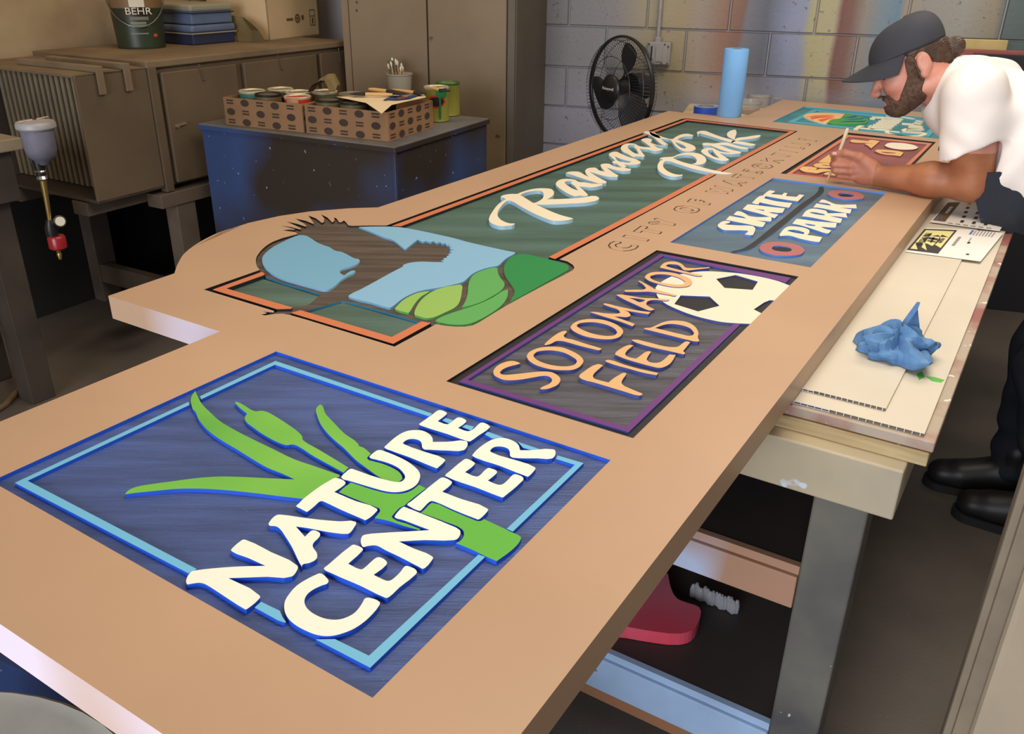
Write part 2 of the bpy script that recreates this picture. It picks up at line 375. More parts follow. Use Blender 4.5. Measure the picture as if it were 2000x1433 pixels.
lobe_r = T(840, 440, '1685,442 1790,470 1860,515 1880,550 1860,580 1800,615 1500,770 1200,930 1000,1040 850,1130 640,1260 560,1300 450,1318 330,1318 200,1305 80,1285')
ram_hole = ([(398, 565.3), (507.5, 527)] + smooth2(lobe_l, 60, closed=False) + feathers + T(620, 400, '450,272 700,268 900,268') +
            [(1332, 232), (1341, 231), (1558.5, 256), (1092.8, 506.3)] + lobe_r[1:] + [(770.5, 676.7), (600, 624.5)] + beak + T(380, 500, '1032,712 210,462'))
outline_px = [(340.5, 533.7)] + smooth2(T(0, 300, '1375,870 1420,790 1500,720 1600,660 1720,605 1880,560', 0.25126), 60, closed=False) + T(380, 400, '0,540 350,350 700,235 1100,145 1500,85 2000,45') + T(620, 400, '600,38 790,32')
far_u = at_z(1530, 194.5, ZT).dot(UX)
def W(lp): return [tuple(at_z(p[0], p[1], ZT)[:2]) for p in lp]
fam = [at_z(1508.5, 237.5, ZT), at_z(1572, 207.5, ZT)]
fam_hole_w = [tuple(fam[0][:2]), tuple(fam[1][:2]), tuple(uv(fam[1].dot(UX), 0.40, 0)[:2]), tuple(uv(fam[0].dot(UX), 0.40, 0)[:2])]
vR = 0.452 * H
outline_w = ([tuple(uv(0.489 * H, vR, 0)[:2]), tuple(uv(0.489 * H, 1.957 * H, 0)[:2]), tuple(uv(1.5215 * H, 1.957 * H, 0)[:2]), tuple(uv(1.5215 * H, 2.484 * H, 0)[:2])] +
             W(outline_px) + W([(1305.5, 216.6), (1447, 230.5), (1530, 194.5)]) + [tuple(uv(far_u, vR, 0)[:2])])
sign_root = thing('carved_sign', 'long tan carved park sign with colourful routed panels lying across the workbench', 'sign', uv(2.0, 0.8, ZT - 0.047))
slab = MB(); DEPTH = 0.0058; RDEPTH = 0.0098
slab.prism([outline_w, W(nat_hole), W(soto_hole), W(skate_hole), W(soft_hole), fam_hole_w, W(ram_hole)], ZT, ZT - 0.047, 0, 0,
           hole_zb=[ZT - DEPTH] * 5 + [ZT - RDEPTH], hole_mi=[2, 3, 4, 3, 5, 3])
# the two end faces keep their pale primer
for i, f in enumerate(slab.f):
    if slab.m[i] == 0 and len(f) == 4:
        p = [slab.v[k] for k in f]
        if max(q.z for q in p) - min(q.z for q in p) > 0.02:
            n = (p[1] - p[0]).cross(p[2] - p[0]).normalized()
            if n.dot(UX) < -0.98: slab.m[i] = 1
slab_o = make('sign_slab', slab, [M_tan, M_primer, M_nside, M_black, M_kside, M_tframe], sign_root)

def plate(name, loop_w, zt, zb, mats, parent, holes=(), label=None):
    m = MB(); m.prism([loop_w] + list(holes), zt, zb, 0, len(mats) - 1); return make(name, m, list(mats), parent, label=label)
def raised(name, polys, mats, parent, top=0.0, base=0.0058, corner=48.0, label=None, sm=True):
    """pieces standing up from a panel's floor; polys = list of (outline, holes...) in photo pixels"""
    m = MB()
    for pl in polys: m.prism([on_sign(l, None, sm, corner) for l in pl], ZT + top, ZT - base, 0, len(mats) - 1, bottom=False)
    return make(name, m, list(mats), parent, label=label)

# ---- NATURE CENTER panel
pn = plate('nature_center_panel', W(nat_hole), ZT - DEPTH, ZT - DEPTH - 0.006, [M_nblue], sign_root, label='blue grained panel reading NATURE CENTER')
A, B, C6, C7, C8, C3, C4, C5 = (350, 1000), (500, 900), (740, 780), (840, 800), (820, 920), (540, 1060), (680, 970), (660, 850)
nature_letters = [
 ('N', A, ['105,950 92,915 100,870 130,815 170,778 230,765 500,735 800,715 1125,708 900,605 690,520 675,500 700,470 800,385 835,365 870,370 1200,530 1535,702 1547,725 1530,775 1470,845 1150,850 640,868 1045,1092 1055,1115 1030,1150 895,1262 870,1275 840,1262 600,1110 400,980 320,938 260,928 180,938']),
 ('A', B, ['175,848 165,830 185,790 235,735 280,710 330,708 600,745 850,775 1100,795 1295,800 1305,815 1280,870 1215,950 1190,957 1020,945 840,915 660,880 520,862 638,995 712,924 735,913 770,914 810,930 830,945 835,975 805,1020 750,1075 738,1110 750,1145 790,1200 798,1240 790,1280 700,1335 605,1360 598,1385 560,1320 470,1130 380,985 320,900 270,862 230,855']),
 ('T', B, ['528,600 525,590 560,560 620,500 1000,240 1035,228 1075,235 1165,285 1165,300 1120,345 1020,412 1300,530 1570,628 1582,645 1570,665 1445,770 1420,778 1390,765 1100,640 900,545 860,530 825,540 770,590 690,655 665,670 640,660 580,628']),
 ('U', C5, ['45,555 50,540 100,490 150,450 180,443 220,455 400,520 560,570 700,605 780,615 830,607 868,575 875,540 855,500 800,440 700,385 600,350 480,318 420,300 410,285 430,265 500,210 545,198 600,212 760,275 900,345 990,410 1050,470 1070,520 1068,560 1045,620 1000,670 920,715 830,740 740,748 620,735 450,690 300,645 130,595 70,580']),
 ('R', C6, ['75,635 72,625 110,590 200,510 300,445 380,415 480,405 560,412 630,440 680,480 700,520 702,560 900,558 1135,548 1150,560 1155,600 1135,640 1110,665 900,672 650,660 590,655 565,630 560,590 545,555 500,530 440,520 380,528 330,555 312,578 330,590 600,690 855,785 865,800 850,820 780,885 755,903 730,895 400,760 150,670']),
 ('E', C6, ['528,335 525,325 560,300 700,200 770,150 800,145 870,170 888,188 870,210 765,290 890,330 920,320 1010,250 1040,240 1110,260 1140,285 1130,305 1030,378 1150,420 1190,415 1240,385 1310,320 1340,308 1410,330 1448,360 1440,375 1300,475 1200,545 1180,553 1140,545 900,460 560,350']),
 ('C', C3, ['520,420 560,405 600,415 650,460 678,500 665,535 600,560 500,605 420,660 375,720 365,780 385,840 440,900 520,950 620,990 720,1008 820,1005 920,975 1010,925 1080,850 1130,770 1150,735 1180,722 1230,728 1340,775 1348,795 1320,850 1250,935 1150,1030 1020,1120 880,1180 750,1215 640,1222 520,1205 380,1150 260,1085 170,1010 120,930 102,850 115,760 170,670 260,570 380,490']),
 ('E', C3, ['620,350 620,338 660,305 960,55 1000,32 1040,40 1115,75 1128,95 1110,120 935,280 1080,350 1115,352 1150,330 1280,215 1320,195 1360,200 1425,240 1440,270 1425,300 1265,425 1390,485 1440,503 1490,495 1550,450 1620,380 1660,325 1690,308 1740,320 1815,360 1828,395 1800,430 1600,590 1470,710 1435,725 1400,715 1100,570 700,395']),
 ('N', C4, ['165,590 172,545 190,515 230,500 450,478 760,460 1065,442 900,380 700,305 615,280 605,262 630,225 690,160 725,140 760,150 1000,245 1300,365 1450,440 1462,465 1450,520 1415,560 1370,572 1000,572 660,590 850,680 1090,782 1108,805 1090,835 1000,935 970,945 930,925 650,780 480,700 390,650 340,640 250,650 195,660 175,635']),
 ('T', C5, ['905,915 905,905 950,870 1150,710 1300,590 1345,560 1380,558 1470,600 1488,620 1470,650 1358,742 1600,835 1945,962 1958,980 1940,1005 1860,1085 1830,1102 1790,1090 1500,975 1260,870 1220,862 1190,875 1110,955 1075,988 1050,988 920,925']),
 ('E', C7, ['197,870 200,858 260,805 430,665 460,648 490,650 570,690 585,705 570,730 455,820 600,878 635,870 720,790 760,765 800,775 865,805 870,825 850,850 752,930 870,980 920,985 965,965 1020,915 1080,855 1110,848 1160,860 1210,890 1215,915 1190,945 980,1125 945,1150 910,1140 600,1020 320,925']),
 ('R', C7, ['547,605 560,585 620,520 720,445 800,400 880,378 960,375 1040,395 1110,430 1155,475 1170,535 1300,535 1600,523 1625,535 1632,575 1615,620 1585,642 1400,640 1250,640 1120,635 1060,625 1040,600 1040,565 1020,520 970,495 900,485 840,492 795,520 780,545 800,562 1100,660 1360,755 1375,772 1360,795 1300,860 1275,878 1240,868 900,735 600,635']),
]
for ch, o, ls in nature_letters: raised('letter', [[T(o[0], o[1], l) for l in ls]], [M_cream, M_nside], pn, top=0.001, corner=62)
frames = [
 [(28.6, 941.9), (368, 1118.6), (375.5, 1115), (384.5, 1110.3), (53.7, 937.9), (369.5, 790.2), (369, 783.5)],
 [(390.5, 773), (538, 704), (844.5, 807), (838, 812.3), (536.7, 711.6), (392.8, 779)],
 T(740, 780, '825,268 870,235 970,265 920,312'), T(740, 780, '1085,352 1130,322 1242,350 1200,400'),
 T(740, 780, '1378,450 1420,415 1632,490 1520,500 1480,505'), T(840, 800, '1140,412 1440,512 1310,520 1210,490'),
 [(1086, 895.3), (1089, 888.5), (1140, 903.5), (1001.5, 1037.3), (989.5, 1031.8), (1122.7, 906.8)],
 [(934.8, 1081.7), (947.5, 1086.5), (723, 1302.8), (616.5, 1247.5), (654, 1246.8), (720.5, 1279.3)],
 T(350, 1000, '982,1235 1065,1160 1310,1278 1345,1360 1390,1425 1370,1432 1280,1400')]
for fr in frames: raised('frame_strip', [[fr]], [M_nframe, M_nside], pn, top=-0.0005, sm=False)
leaf12 = (T(350, 740, '210,155 245,235 300,330 400,430 520,540 700,650 900,755 1200,900 1500,1045 1750,1130 1990,1215') + T(560, 760, '690,1115 680,1145 625,1155 500,1240 230,1420') +
          T(230, 820, '1615,685 1400,660 1200,635 900,605 700,595 500,598 350,612 250,622 150,632 70,644 66,636 100,605 170,578 300,555 500,528 700,502 900,490 1100,495 1300,505 1535,515', 0.225) +
          T(350, 740, '1340,1230 1150,1155 950,1040 750,915 540,790 400,690 310,600 240,500 215,430 180,395 160,340 150,270 165,215'))
cattail = (T(350, 740, '735,298 725,310 800,385 885,450 855,495 860,540 950,620 1100,725 1300,830 1400,860 1490,852 1600,905 1720,985 1850,1060 1990,1135') + T(560, 760, '740,1085 805,1020 600,895 400,775 215,665') +
           T(350, 740, '1605,785 1600,745 1550,690 1400,580 1250,485 1150,430 1080,412 980,418 850,345 760,300'))
leaf3 = T(560, 760, '435,195 400,225 380,270 395,340 440,450 520,560 620,660 750,770 900,920 1060,1040 1200,1140 1300,1185 1400,1205 1460,1200 1500,1170 1500,1130 1470,1085 1400,1035 1250,970 1120,935 1060,915 1045,890 1095,840 1000,760 940,740 930,710 750,575 600,420 500,310 465,215')
stem1 = T(660, 850, '10,740 90,670 170,615 220,630 450,705 620,748 750,760 870,750 960,715 1030,665 1055,642 1145,690 900,880 865,915 815,935 760,985 700,1055 720,1085 900,1150 1075,1220 1065,1235 850,1175 650,1110 480,1075 530,1015 552,985 540,950 300,860')
stem2 = T(820, 920, '10,540 60,500 140,420 170,412 400,505 700,630 760,650 810,640 835,622 1000,700 1190,790 1310,850 1320,870 1290,930 1180,1040 1000,1170 850,1105 700,1030 470,935 530,905 565,860 575,800 550,755 350,665')
for nm, lp, mt in (('reed_leaf', leaf12, M_leaf), ('cattail_head', cattail, M_leaf), ('reed_leaf', leaf3, M_leaf), ('reed_stem', stem1, M_stem), ('reed_stem', stem2, M_stem)):
    raised(nm, [[lp]], [mt, M_nside], pn)

# ---- SOTOMAYOR FIELD panel
ps = plate('sotomayor_field_panel', W(soto_hole), ZT - DEPTH, ZT - DEPTH - 0.006, [M_sfloor], sign_root, label='charcoal panel reading SOTOMAYOR FIELD with soccer ball')
so_out = [(896.5, 743.4), (1290.8, 494.3), (1545, 541.2), (1228, 842.5)]
plate('panel_groove', W(soto_hole), ZT - DEPTH + 0.001, ZT - DEPTH, [M_black], ps, holes=[W(so_out)])
raised('frame_strip', [[[(1447, 631.5), (1228, 842.5), (896.5, 743.4), (1290.8, 494.3), (1545, 541.2), (1534, 552), (1526, 548), (1296, 498.5), (913.3, 740.2), (1222, 831.8), (1432.5, 631.5)]]], [M_purple, M_sside], ps, top=-0.001, sm=False)
S0, S1, S2, S3 = (860, 640), (1000, 560), (1120, 500), (1100, 600)
soto_letters = [
 (S0, ['935,437 1000,450 1045,470 1000,485 900,510 810,550 775,585 790,608 840,618 950,612 1150,590 1350,575 1450,585 1520,620 1560,665 1560,700 1530,745 1450,785 1380,805 1310,808 1298,795 1340,770 1420,735 1455,700 1450,670 1410,640 1350,632 1200,655 1050,680 930,690 830,685 750,655 700,620 690,580 705,540 760,490 850,450']),
 (S1, ['560,785 650,795 750,830 850,880 910,930 930,970 915,1010 860,1060 780,1088 680,1092 540,1085 400,1055 280,1010 215,960 190,915 210,870 280,825 380,795 470,785', '480,833 560,838 680,865 780,915 840,960 845,985 820,1015 760,1035 660,1042 540,1030 420,1000 330,960 285,920 280,890 320,855 400,838']),
 (S1, ['700,580 718,592 670,640 690,668 780,690 950,745 1120,795 1168,812 1145,830 1050,815 850,765 700,722 650,712 580,712 500,750 430,768 422,755 460,715 560,635 640,590']),
 (S1, ['1060,425 1180,435 1300,470 1400,525 1445,575 1445,600 1410,650 1340,680 1240,690 1100,680 950,650 840,605 775,560 760,530 790,490 860,450 960,428', '1060,467 1150,480 1270,515 1350,565 1370,600 1345,630 1270,645 1160,638 1050,615 950,580 870,540 840,515 860,490 950,470']),
 (S2, ['220,738 240,732 400,750 560,755 610,745 590,710 480,670 395,638 390,622 420,622 600,665 700,685 830,712 1005,735 975,762 800,735 660,712 715,735 745,770 735,790 690,800 610,795 530,793 680,845 800,890 770,920 600,855 400,795']),
 (S2, ['555,512 600,505 720,520 900,550 1050,555 1250,570 1235,583 1100,578 1010,580 960,600 945,630 970,655 1058,700 1000,715 900,680 800,635 650,565', '715,548 790,575 860,605 925,590 930,575 850,560']),
 (S2, ['665,448 800,442 930,435 945,420 900,370 845,335 860,325 900,345 1000,400 1070,440 1200,475 1340,515 1325,525 1250,512 1150,495 1000,470 850,472 670,470']),
 (S2, ['1120,210 1220,212 1340,232 1450,270 1530,315 1545,345 1520,385 1450,405 1350,410 1220,395 1080,360 980,325 930,290 935,265 980,230 1050,213', '1080,245 1200,245 1300,265 1400,300 1455,340 1440,365 1380,378 1280,372 1150,350 1050,320 1000,290 1000,265']),
 (S2, ['1125,155 1140,130 1180,95 1240,78 1310,75 1380,92 1425,120 1450,148 1500,160 1770,148 1770,160 1600,180 1450,190 1420,175 1400,150 1360,122 1290,112 1230,115 1200,132 1230,145 1400,190 1600,240 1680,258 1660,268 1500,240 1300,195']),
 (S3, ['240,940 208,915 210,895 260,850 450,745 520,762 470,805 400,870 385,900 400,930 450,950 590,985 650,935 740,880 790,858 825,868 815,890 770,950 758,990 780,1020 850,1055 1030,1130 1025,1150 980,1155 800,1105 600,1045 400,985']),
 (S3, ['550,712 555,695 600,690 800,755 1000,810 1238,862 1215,890 1050,860 850,805 650,750']),
 (S3, ['675,622 680,600 740,550 860,495 915,502 880,530 815,590 805,620 830,645 950,675 1000,640 1060,595 1110,578 1145,585 1100,650 1085,685 1110,712 1190,730 1260,720 1320,680 1380,620 1465,625 1430,690 1390,740 1320,780 1260,795 1150,775 1000,735 800,675']),
 (S3, ['890,435 905,427 1100,460 1300,510 1430,525 1500,515 1560,470 1600,450 1655,460 1590,540 1560,575 1590,605 1570,620 1400,580 1150,525 950,465']),
 (S3, ['1052,288 1060,275 1140,270 1200,245 1300,200 1400,180 1500,180 1600,195 1680,230 1735,280 1760,340 1752,400 1775,445 1750,452 1600,425 1400,375 1200,325', '1195,275 1290,240 1380,222 1480,228 1580,250 1660,285 1705,340 1690,368 1640,378 1550,360 1400,325']),
]
for o, ls in soto_letters: raised('letter', [[T(o[0], o[1], l) for l in ls]], [M_stop, M_sside], ps, top=0.001)
ball = smooth2(T(1260, 480, '1385,1010 1200,1003 1000,985 800,945 600,890 430,825 300,765 220,715 165,660 140,580 135,540 170,495 250,440 340,395 430,370 520,355 640,335 800,325 1000,335 1200,350 1400,380 1600,420 1750,460 1890,515 1690,708 1620,703 1415,822 1520,875'), 40)
raised('soccer_ball', [[ball, T(1260, 480, '925,425 1180,375 1470,460 1400,568 1035,542'), T(1260, 480, '380,752 465,640 840,655 970,775 690,848')]], [M_ball, M_sside], ps, top=-0.0008, sm=False)
plate('ball_patch', W(T(1260, 480, '925,425 1180,375 1470,460 1400,568 1035,542')), ZT - 0.0042, ZT - 0.0055, [M_black], ps)
plate('ball_patch', W(T(1260, 480, '380,752 465,640 840,655 970,775 690,848')), ZT - 0.0042, ZT - 0.0055, [M_black], ps)
plate('ball_patch', W(T(1260, 480, '1415,822 1600,710 1690,708 1520,875')), ZT - 0.0042, ZT - 0.0055, [M_black], ps)

# ---- RAMSAY PARK panel with the emblem
pr = plate('ramsay_park_panel', W(ram_hole), ZT - RDEPTH, ZT - RDEPTH - 0.006, [M_black], sign_root, label='green panel reading Ramsay Park with a bird emblem')
ram_in = [(783, 441), (1342.5, 234.5), (1542, 256.3), (1260, 403.8), (1071.8, 500.8), (960, 497), (840, 470)]
plate('panel_field', W(ram_in), ZT - 0.0085, ZT - RDEPTH, [M_rgreen], pr)
raised('frame_strip', [[[(764.8, 440.2), (1340, 231.8), (1554, 255.8), (1260, 413.5), (1083.8, 504.8), (1071.8, 500.8), (1260, 403.8), (1542, 256.3), (1342.5, 234.5), (783, 441)]]], [M_orange, M_black], pr, top=-0.001, base=RDEPTH, sm=False)
low1 = T(380, 500, '415,418 890,250 1640,480 1580,520 1500,590 1430,620 1280,640 1240,655')
low2 = T(600, 500, '-100,720 440,560 500,565 1495,842 1100,1048')
plate('panel_field', W(low1), ZT - 0.0085, ZT - RDEPTH, [M_rgreen], pr)
plate('panel_field', W(low2), ZT - 0.0085, ZT - RDEPTH, [M_rgreen], pr)
raised('frame_strip', [[T(380, 500, '232,434 500,337 880,200 918,232 890,250 415,418 1240,655 1272,662 1258,683 1075,688')]], [M_orange, M_black], pr, top=-0.0005, base=RDEPTH, sm=False)
raised('frame_strip', [[[(567.5, 610.3), (587, 605)] + T(600, 500, '1100,1048 1490,845 1612,868 1120,1138')]], [M_orange, M_black], pr, top=-0.0005, base=RDEPTH, sm=False)
emblem = ([(507.5, 527)] + smooth2(lobe_l, 60, closed=False) + feathers + T(620, 400, '450,272 700,268 900,268 1050,275 1250,318 1600,388') + T(840, 440, '0,88 400,188 900,288 1110,343 1250,358 1500,418') + lobe_r +
          T(600, 500, '1690,890 1640,870 1500,840 1000,690 500,562 440,558') + T(380, 500, '1420,690 1380,703 1250,733') + beak + T(380, 500, '1032,712 1075,692 1258,690 1278,662 1280,638 1430,622 1500,592 1580,522 1640,482 1600,455 1400,390 1150,320 1000,265 918,236 880,200'))
em = MB(); em.prism([W(emblem)], ZT - 0.0045, ZT - RDEPTH, 0, 1, bottom=False)
emb = make('bird_silhouette', em, [M_bird, M_teal], pr, label='dark brown textured flying bird silhouette')
sky_l = (T(380, 400, '1360,395 1440,398 1500,425 1600,490 1700,530 1760,550 1820,590 1900,610') + T(620, 400, '300,605 380,640 480,695 540,708 553,730 520,765 430,805 350,830 300,850 288,870 300,890 350,918 400,880 450,855 495,858 490,872 400,920 300,985 220,1060 150,1098 90,1105') +
         T(380, 400, '1640,1098 1500,1060 1300,1005 1150,960 1030,905 950,850 900,790 880,730 885,680 930,620 1020,550 1150,480 1280,420'))
sky_r = (T(620, 400, '540,288 700,282 900,282 1050,288 1200,310 1500,370 1900,460') + T(840, 440, '300,170 700,265 1000,330 1105,350 1110,360 1080,380 1000,425 940,475 905,510 880,525 800,540 700,565 600,605 540,640 480,695 430,735 300,770 150,805') +
         T(620, 400, '1460,1095 1300,1130 1180,1180 1080,1240 1000,1305 950,1335 900,1330 700,1270 420,1200 402,1190 420,1170 560,1100 800,970 1000,860 1120,800 1110,790 1130,775 1300,740 1500,742 1650,745 1610,725 1650,712 1640,695 1690,685 1680,668 1725,655 1700,640 1755,625 1720,605 1780,583 1725,570 1750,548 1715,540 1730,518 1680,520 1665,495 1620,505 1600,482 1550,495 1510,470 1470,485 1415,468 1380,480 1305,452 1230,510 1145,580 1110,555 980,455 850,415 700,350'))
hills = [
 (T(600, 500, '1140,680 1160,660 1240,580 1350,515 1450,475 1600,455 1570,475 1480,530 1400,620 1340,715 1320,738 1150,690'), M_h1),
 (T(600, 500, '1395,740 1410,690 1460,600 1540,520 1650,450 1800,400 1950,375') + T(840, 440, '400,770 418,790 415,850 395,960 370,1020 320,1070 200,1130 50,1195') + T(600, 500, '1580,805 1540,805 1400,765'), M_h1),
 (T(840, 440, '412,1063 430,1040 470,960 490,880 495,800 510,730 540,670 600,620 700,580 860,550 878,560 885,620 915,680 955,730 970,765 960,800 920,850 830,910 680,990 500,1050'), M_h2),
 (T(840, 440, '70,1235 100,1215 250,1150 450,1085 650,1015 820,935 1000,835 1015,840 1010,910 980,980 910,1060 800,1140 680,1210 560,1265 480,1285 350,1290 200,1275 100,1250'), M_h2),
 (T(840, 440, '1035,1005 1060,960 1095,890 1100,840 1070,780 1020,710 980,650 962,590 965,530 990,480 1040,430 1130,380 1230,372 1450,420 1700,480 1780,510 1808,540 1800,570 1750,605 1500,745 1200,915'), M_h3)]
raised('sky_piece', [[sky_l]], [M_sky2, M_sky], pr, top=0, base=0.005)
raised('sky_piece', [[sky_r]], [M_sky, M_sky2], pr, top=0, base=0.005, corner=40)
for lp, mt in hills: raised('hill_piece', [[lp]], [mt, M_h2], pr, top=0, base=0.005)
Q0, Q1, Q2 = (920, 300), (1060, 240), (1260, 220)
ramsay_letters = [
 [(Q0, '385,570 400,555 450,540 530,530 600,530 650,510 760,475 870,458 980,458 1050,470 1080,500 1075,540 1050,565 990,600 1200,595 1450,578 1630,558 1670,585 1655,605 1600,625 1480,645 1300,655 1100,665 900,670 840,664 1000,740 1150,800 1330,850 1290,865 1180,880 1060,878 950,840 800,775 650,695 520,620 480,618 430,650 380,710 350,760 345,810 380,860 440,895 510,915 570,915 560,930 480,945 400,950 320,935 255,905 232,870 240,830 280,760 340,680 400,630 455,600 420,580', '640,545 700,515 820,490 900,490 935,510 945,550 930,590 880,625 818,648 760,618 700,580')],
 [(Q0, '1100,405 1115,375 1160,345 1230,335 1320,340 1360,350 1400,372 1480,380 1570,395 1710,402 1715,415 1650,435 1560,445 1450,435 1410,435 1470,490 1525,545 1500,558 1430,552 1350,560 1290,540 1200,490 1130,440', '1225,395 1220,375 1260,362 1330,362 1300,385 1310,400 1340,420 1395,485 1340,470 1270,430')],
 [(Q1, '300,658 330,645 440,638 480,645 560,690 600,710 555,650 552,625 580,600 640,588 690,590 730,620 810,640 755,565 755,545 800,535 870,540 930,570 1060,590 1150,605 1140,625 1060,632 960,620 830,585 900,640 985,690 970,708 870,708 780,690 640,650 605,640 700,700 830,770 825,788 740,795 650,770 480,715 350,672')],
 [(Q1, '858,420 875,398 955,380 1000,398 1100,442 1220,482 1278,515 1260,537 1180,550 1060,548 1090,575 1050,590 990,560 955,535 915,528 903,512 945,495 890,450', '935,440 1000,468 1090,495 1155,505 1130,525 1050,515 980,500')],
 [(Q1, '1015,340 1025,310 1070,280 1150,270 1210,282 1250,305 1320,318 1440,325 1570,345 1540,362 1440,370 1360,350 1260,340 1295,390 1330,435 1310,448 1250,440 1170,445 1110,410 1040,375', '1110,330 1105,305 1140,290 1210,290 1185,320 1210,335 1250,410 1190,395 1140,360')],
 [(Q1, '1280,228 1300,213 1390,208 1425,225 1400,262 1450,280 1540,300 1625,288 1625,300 1560,305 1440,290 1500,330 1570,345 1540,362 1450,350 1380,300 1320,255'), (Q1, '1310,130 1330,118 1400,118 1500,160 1560,235 1630,285 1610,300 1540,280 1450,200 1380,155'),
  (Q1, '1390,118 1500,165 1600,200 1690,215 1720,195 1770,168 1830,150 1900,148 1960,165 1950,178 1870,180 1800,195 1750,222 1850,258 1930,285 1985,318 1992,345 1950,370 1880,378 1800,360 1730,310 1690,260 1668,232 1560,210 1480,195 1400,150', '1720,255 1760,265 1830,295 1870,325 1850,340 1800,325 1750,290')],
 [(Q2, '188,600 220,588 330,580 370,575 440,545 540,527 640,527 720,545 780,585 798,625 770,665 700,682 610,675 660,655 675,625 650,590 590,560 500,555 420,570 360,598 480,645 650,690 850,745 1000,775 1140,795 1100,803 950,798 780,770 600,730 400,665 300,635 260,640 235,670 235,705 270,750 340,790 420,812 490,812 480,828 400,840 300,830 210,790 165,740 162,690 190,640 235,615')],
 [(Q2, '725,510 745,485 800,465 880,465 930,490 980,512 1090,525 1250,520 1240,535 1130,545 1000,535 960,530 1040,580 1095,620 1060,632 950,625 850,590 770,550', '815,515 830,490 880,488 890,515 970,600 900,580 850,550')],
 [(Q2, '740,412 760,400 900,405 1010,392 1080,395 1120,410 1200,435 1350,465 1340,478 1250,475 1140,450 1030,425 960,428 1010,445 1120,485 1250,515 1240,535 1150,530 1030,500 930,465 880,445 830,430 760,428')],
 [(Q2, '672,262 690,250 780,242 850,268 960,310 1080,345 1150,365 1300,390 1440,418 1420,432 1330,430 1200,410 1100,390 1000,360 860,315 740,280 710,270 700,283 680,280'), (Q2, '1110,395 1150,365 1200,335 1300,322 1440,300 1495,295 1505,308 1480,325 1380,345 1250,362 1170,378 1120,405'), (Q2, '1175,225 1190,262 1185,290 1170,325 1165,355 1140,350 1085,320 1062,295 1070,270 1110,240')],
]
for k, polys in enumerate(ramsay_letters):
    raised('letter', [[T(o[0], o[1], l) for l in ls] for o, *ls in polys], [M_cream2, M_rside], pr, top=0.0015 + 0.0002 * (k % 2), base=RDEPTH)

# ---- SKATE PARK panel
pk = plate('skate_park_panel', W(skate_hole), ZT - DEPTH, ZT - DEPTH - 0.006, [M_kfloor], sign_root, label='slate blue panel reading SKATE PARK with skateboard')
K0, K1 = (1380, 340), (1480, 340)
skate_letters = [
 (K0, ['145,665 185,630 245,612 310,622 300,638 230,655 300,665 420,672 560,675 610,685 635,710 630,740 605,795 580,800 495,788 540,755 530,740 450,735 330,735 215,728 150,690']),
 (K0, ['250,600 300,548 400,565 515,582 480,560 350,532 390,490 420,487 480,505 560,552 840,560 845,600 835,620 720,612 640,602 770,635 735,690 700,690 560,660 400,628 280,605']),
 (K0, ['470,460 530,400 560,398 750,420 1020,450 990,505 930,508 840,500 815,505 850,515 935,530 890,575 860,570 700,520 560,485', '615,455 755,470 745,485']),
 (K0, ['588,380 690,290 720,285 770,290 750,318 900,355 1115,380 1075,440 1000,430 850,405 690,370 680,395 650,395']),
 (K0, ['730,282 790,232 825,213 888,225 885,240 835,262 900,268 980,275 1010,245 1052,252 1040,275 1035,290 1170,300 1210,268 1272,278 1190,357 1050,340 850,305']),
 (K0, ['945,795 1010,715 1060,688 1100,682 1200,690 1300,712 1340,735 1335,775 1310,795 1400,808 1505,825 1470,888 1420,885 1200,840 1080,805 960,810', '1050,742 1075,730 1250,755 1275,770 1265,785 1150,768']),
 (K0, ['1115,650 1170,588 1200,588 1400,615 1695,640 1680,700 1600,698 1510,690 1485,690 1540,715 1625,735 1590,775 1560,775 1400,725 1200,665', '1270,652 1300,650 1420,668 1410,680 1340,675']),
 (K0, ['1240,555 1290,488 1340,460 1390,453 1500,468 1555,480 1580,515 1700,512 1815,512 1832,570 1700,555 1600,550 1765,585 1745,638 1700,635 1500,595 1300,558', '1340,505 1360,498 1530,525 1545,540 1500,538 1380,518']),
 (K0, ['1388,440 1430,385 1530,402 1620,414 1600,395 1460,372 1490,340 1520,335 1590,360 1680,395 1945,398 1955,450 1850,445 1730,440 1888,462 1870,515 1800,508 1600,468 1450,440']),
]
for o, ls in skate_letters: raised('letter', [[T(o[0], o[1], l) for l in ls]], [M_cream2, M_kside], pk, top=0.001, corner=35)
raised('skateboard_deck', [[T(1380, 340, '320,990 480,950 540,915 650,840 850,675 1050,520 1250,360 1400,260 1455,205 1468,150 1520,150 1532,190 1510,235 1440,290 1200,480 950,690 700,870 600,940 530,970 400,995 345,1005')]], [M_deck, M_kside], pk, top=-0.003)
raised('skateboard_wheel', [[T(1380, 340, '685,960 720,915 800,890 920,880 1050,890 1180,920 1255,960 1275,1000 1240,1035 1150,1055 1030,1062 900,1055 790,1030 710,995'), T(1380, 340, '845,965 870,940 940,932 1020,938 1090,958 1112,985 1090,1003 1010,1008 930,1000 870,985')]], [M_rose, M_kside], pk)
raised('skateboard_wheel', [[T(1480, 340, '908,255 930,225 1010,210 1120,210 1250,225 1350,255 1390,285 1375,315 1290,328 1170,328 1040,310 950,285'), T(1480, 340, '1035,262 1070,248 1150,245 1220,258 1258,275 1230,292 1150,295 1070,285')]], [M_rose, M_kside], pk)
for lp in (T(1380, 340, '845,965 940,932 1090,958 1112,985 1010,1008 870,985'), T(1480, 340, '1035,262 1150,245 1258,275 1150,295')): plate('wheel_hub', on_sign(lp), ZT - 0.003, ZT - 0.0055, [M_black], pk)

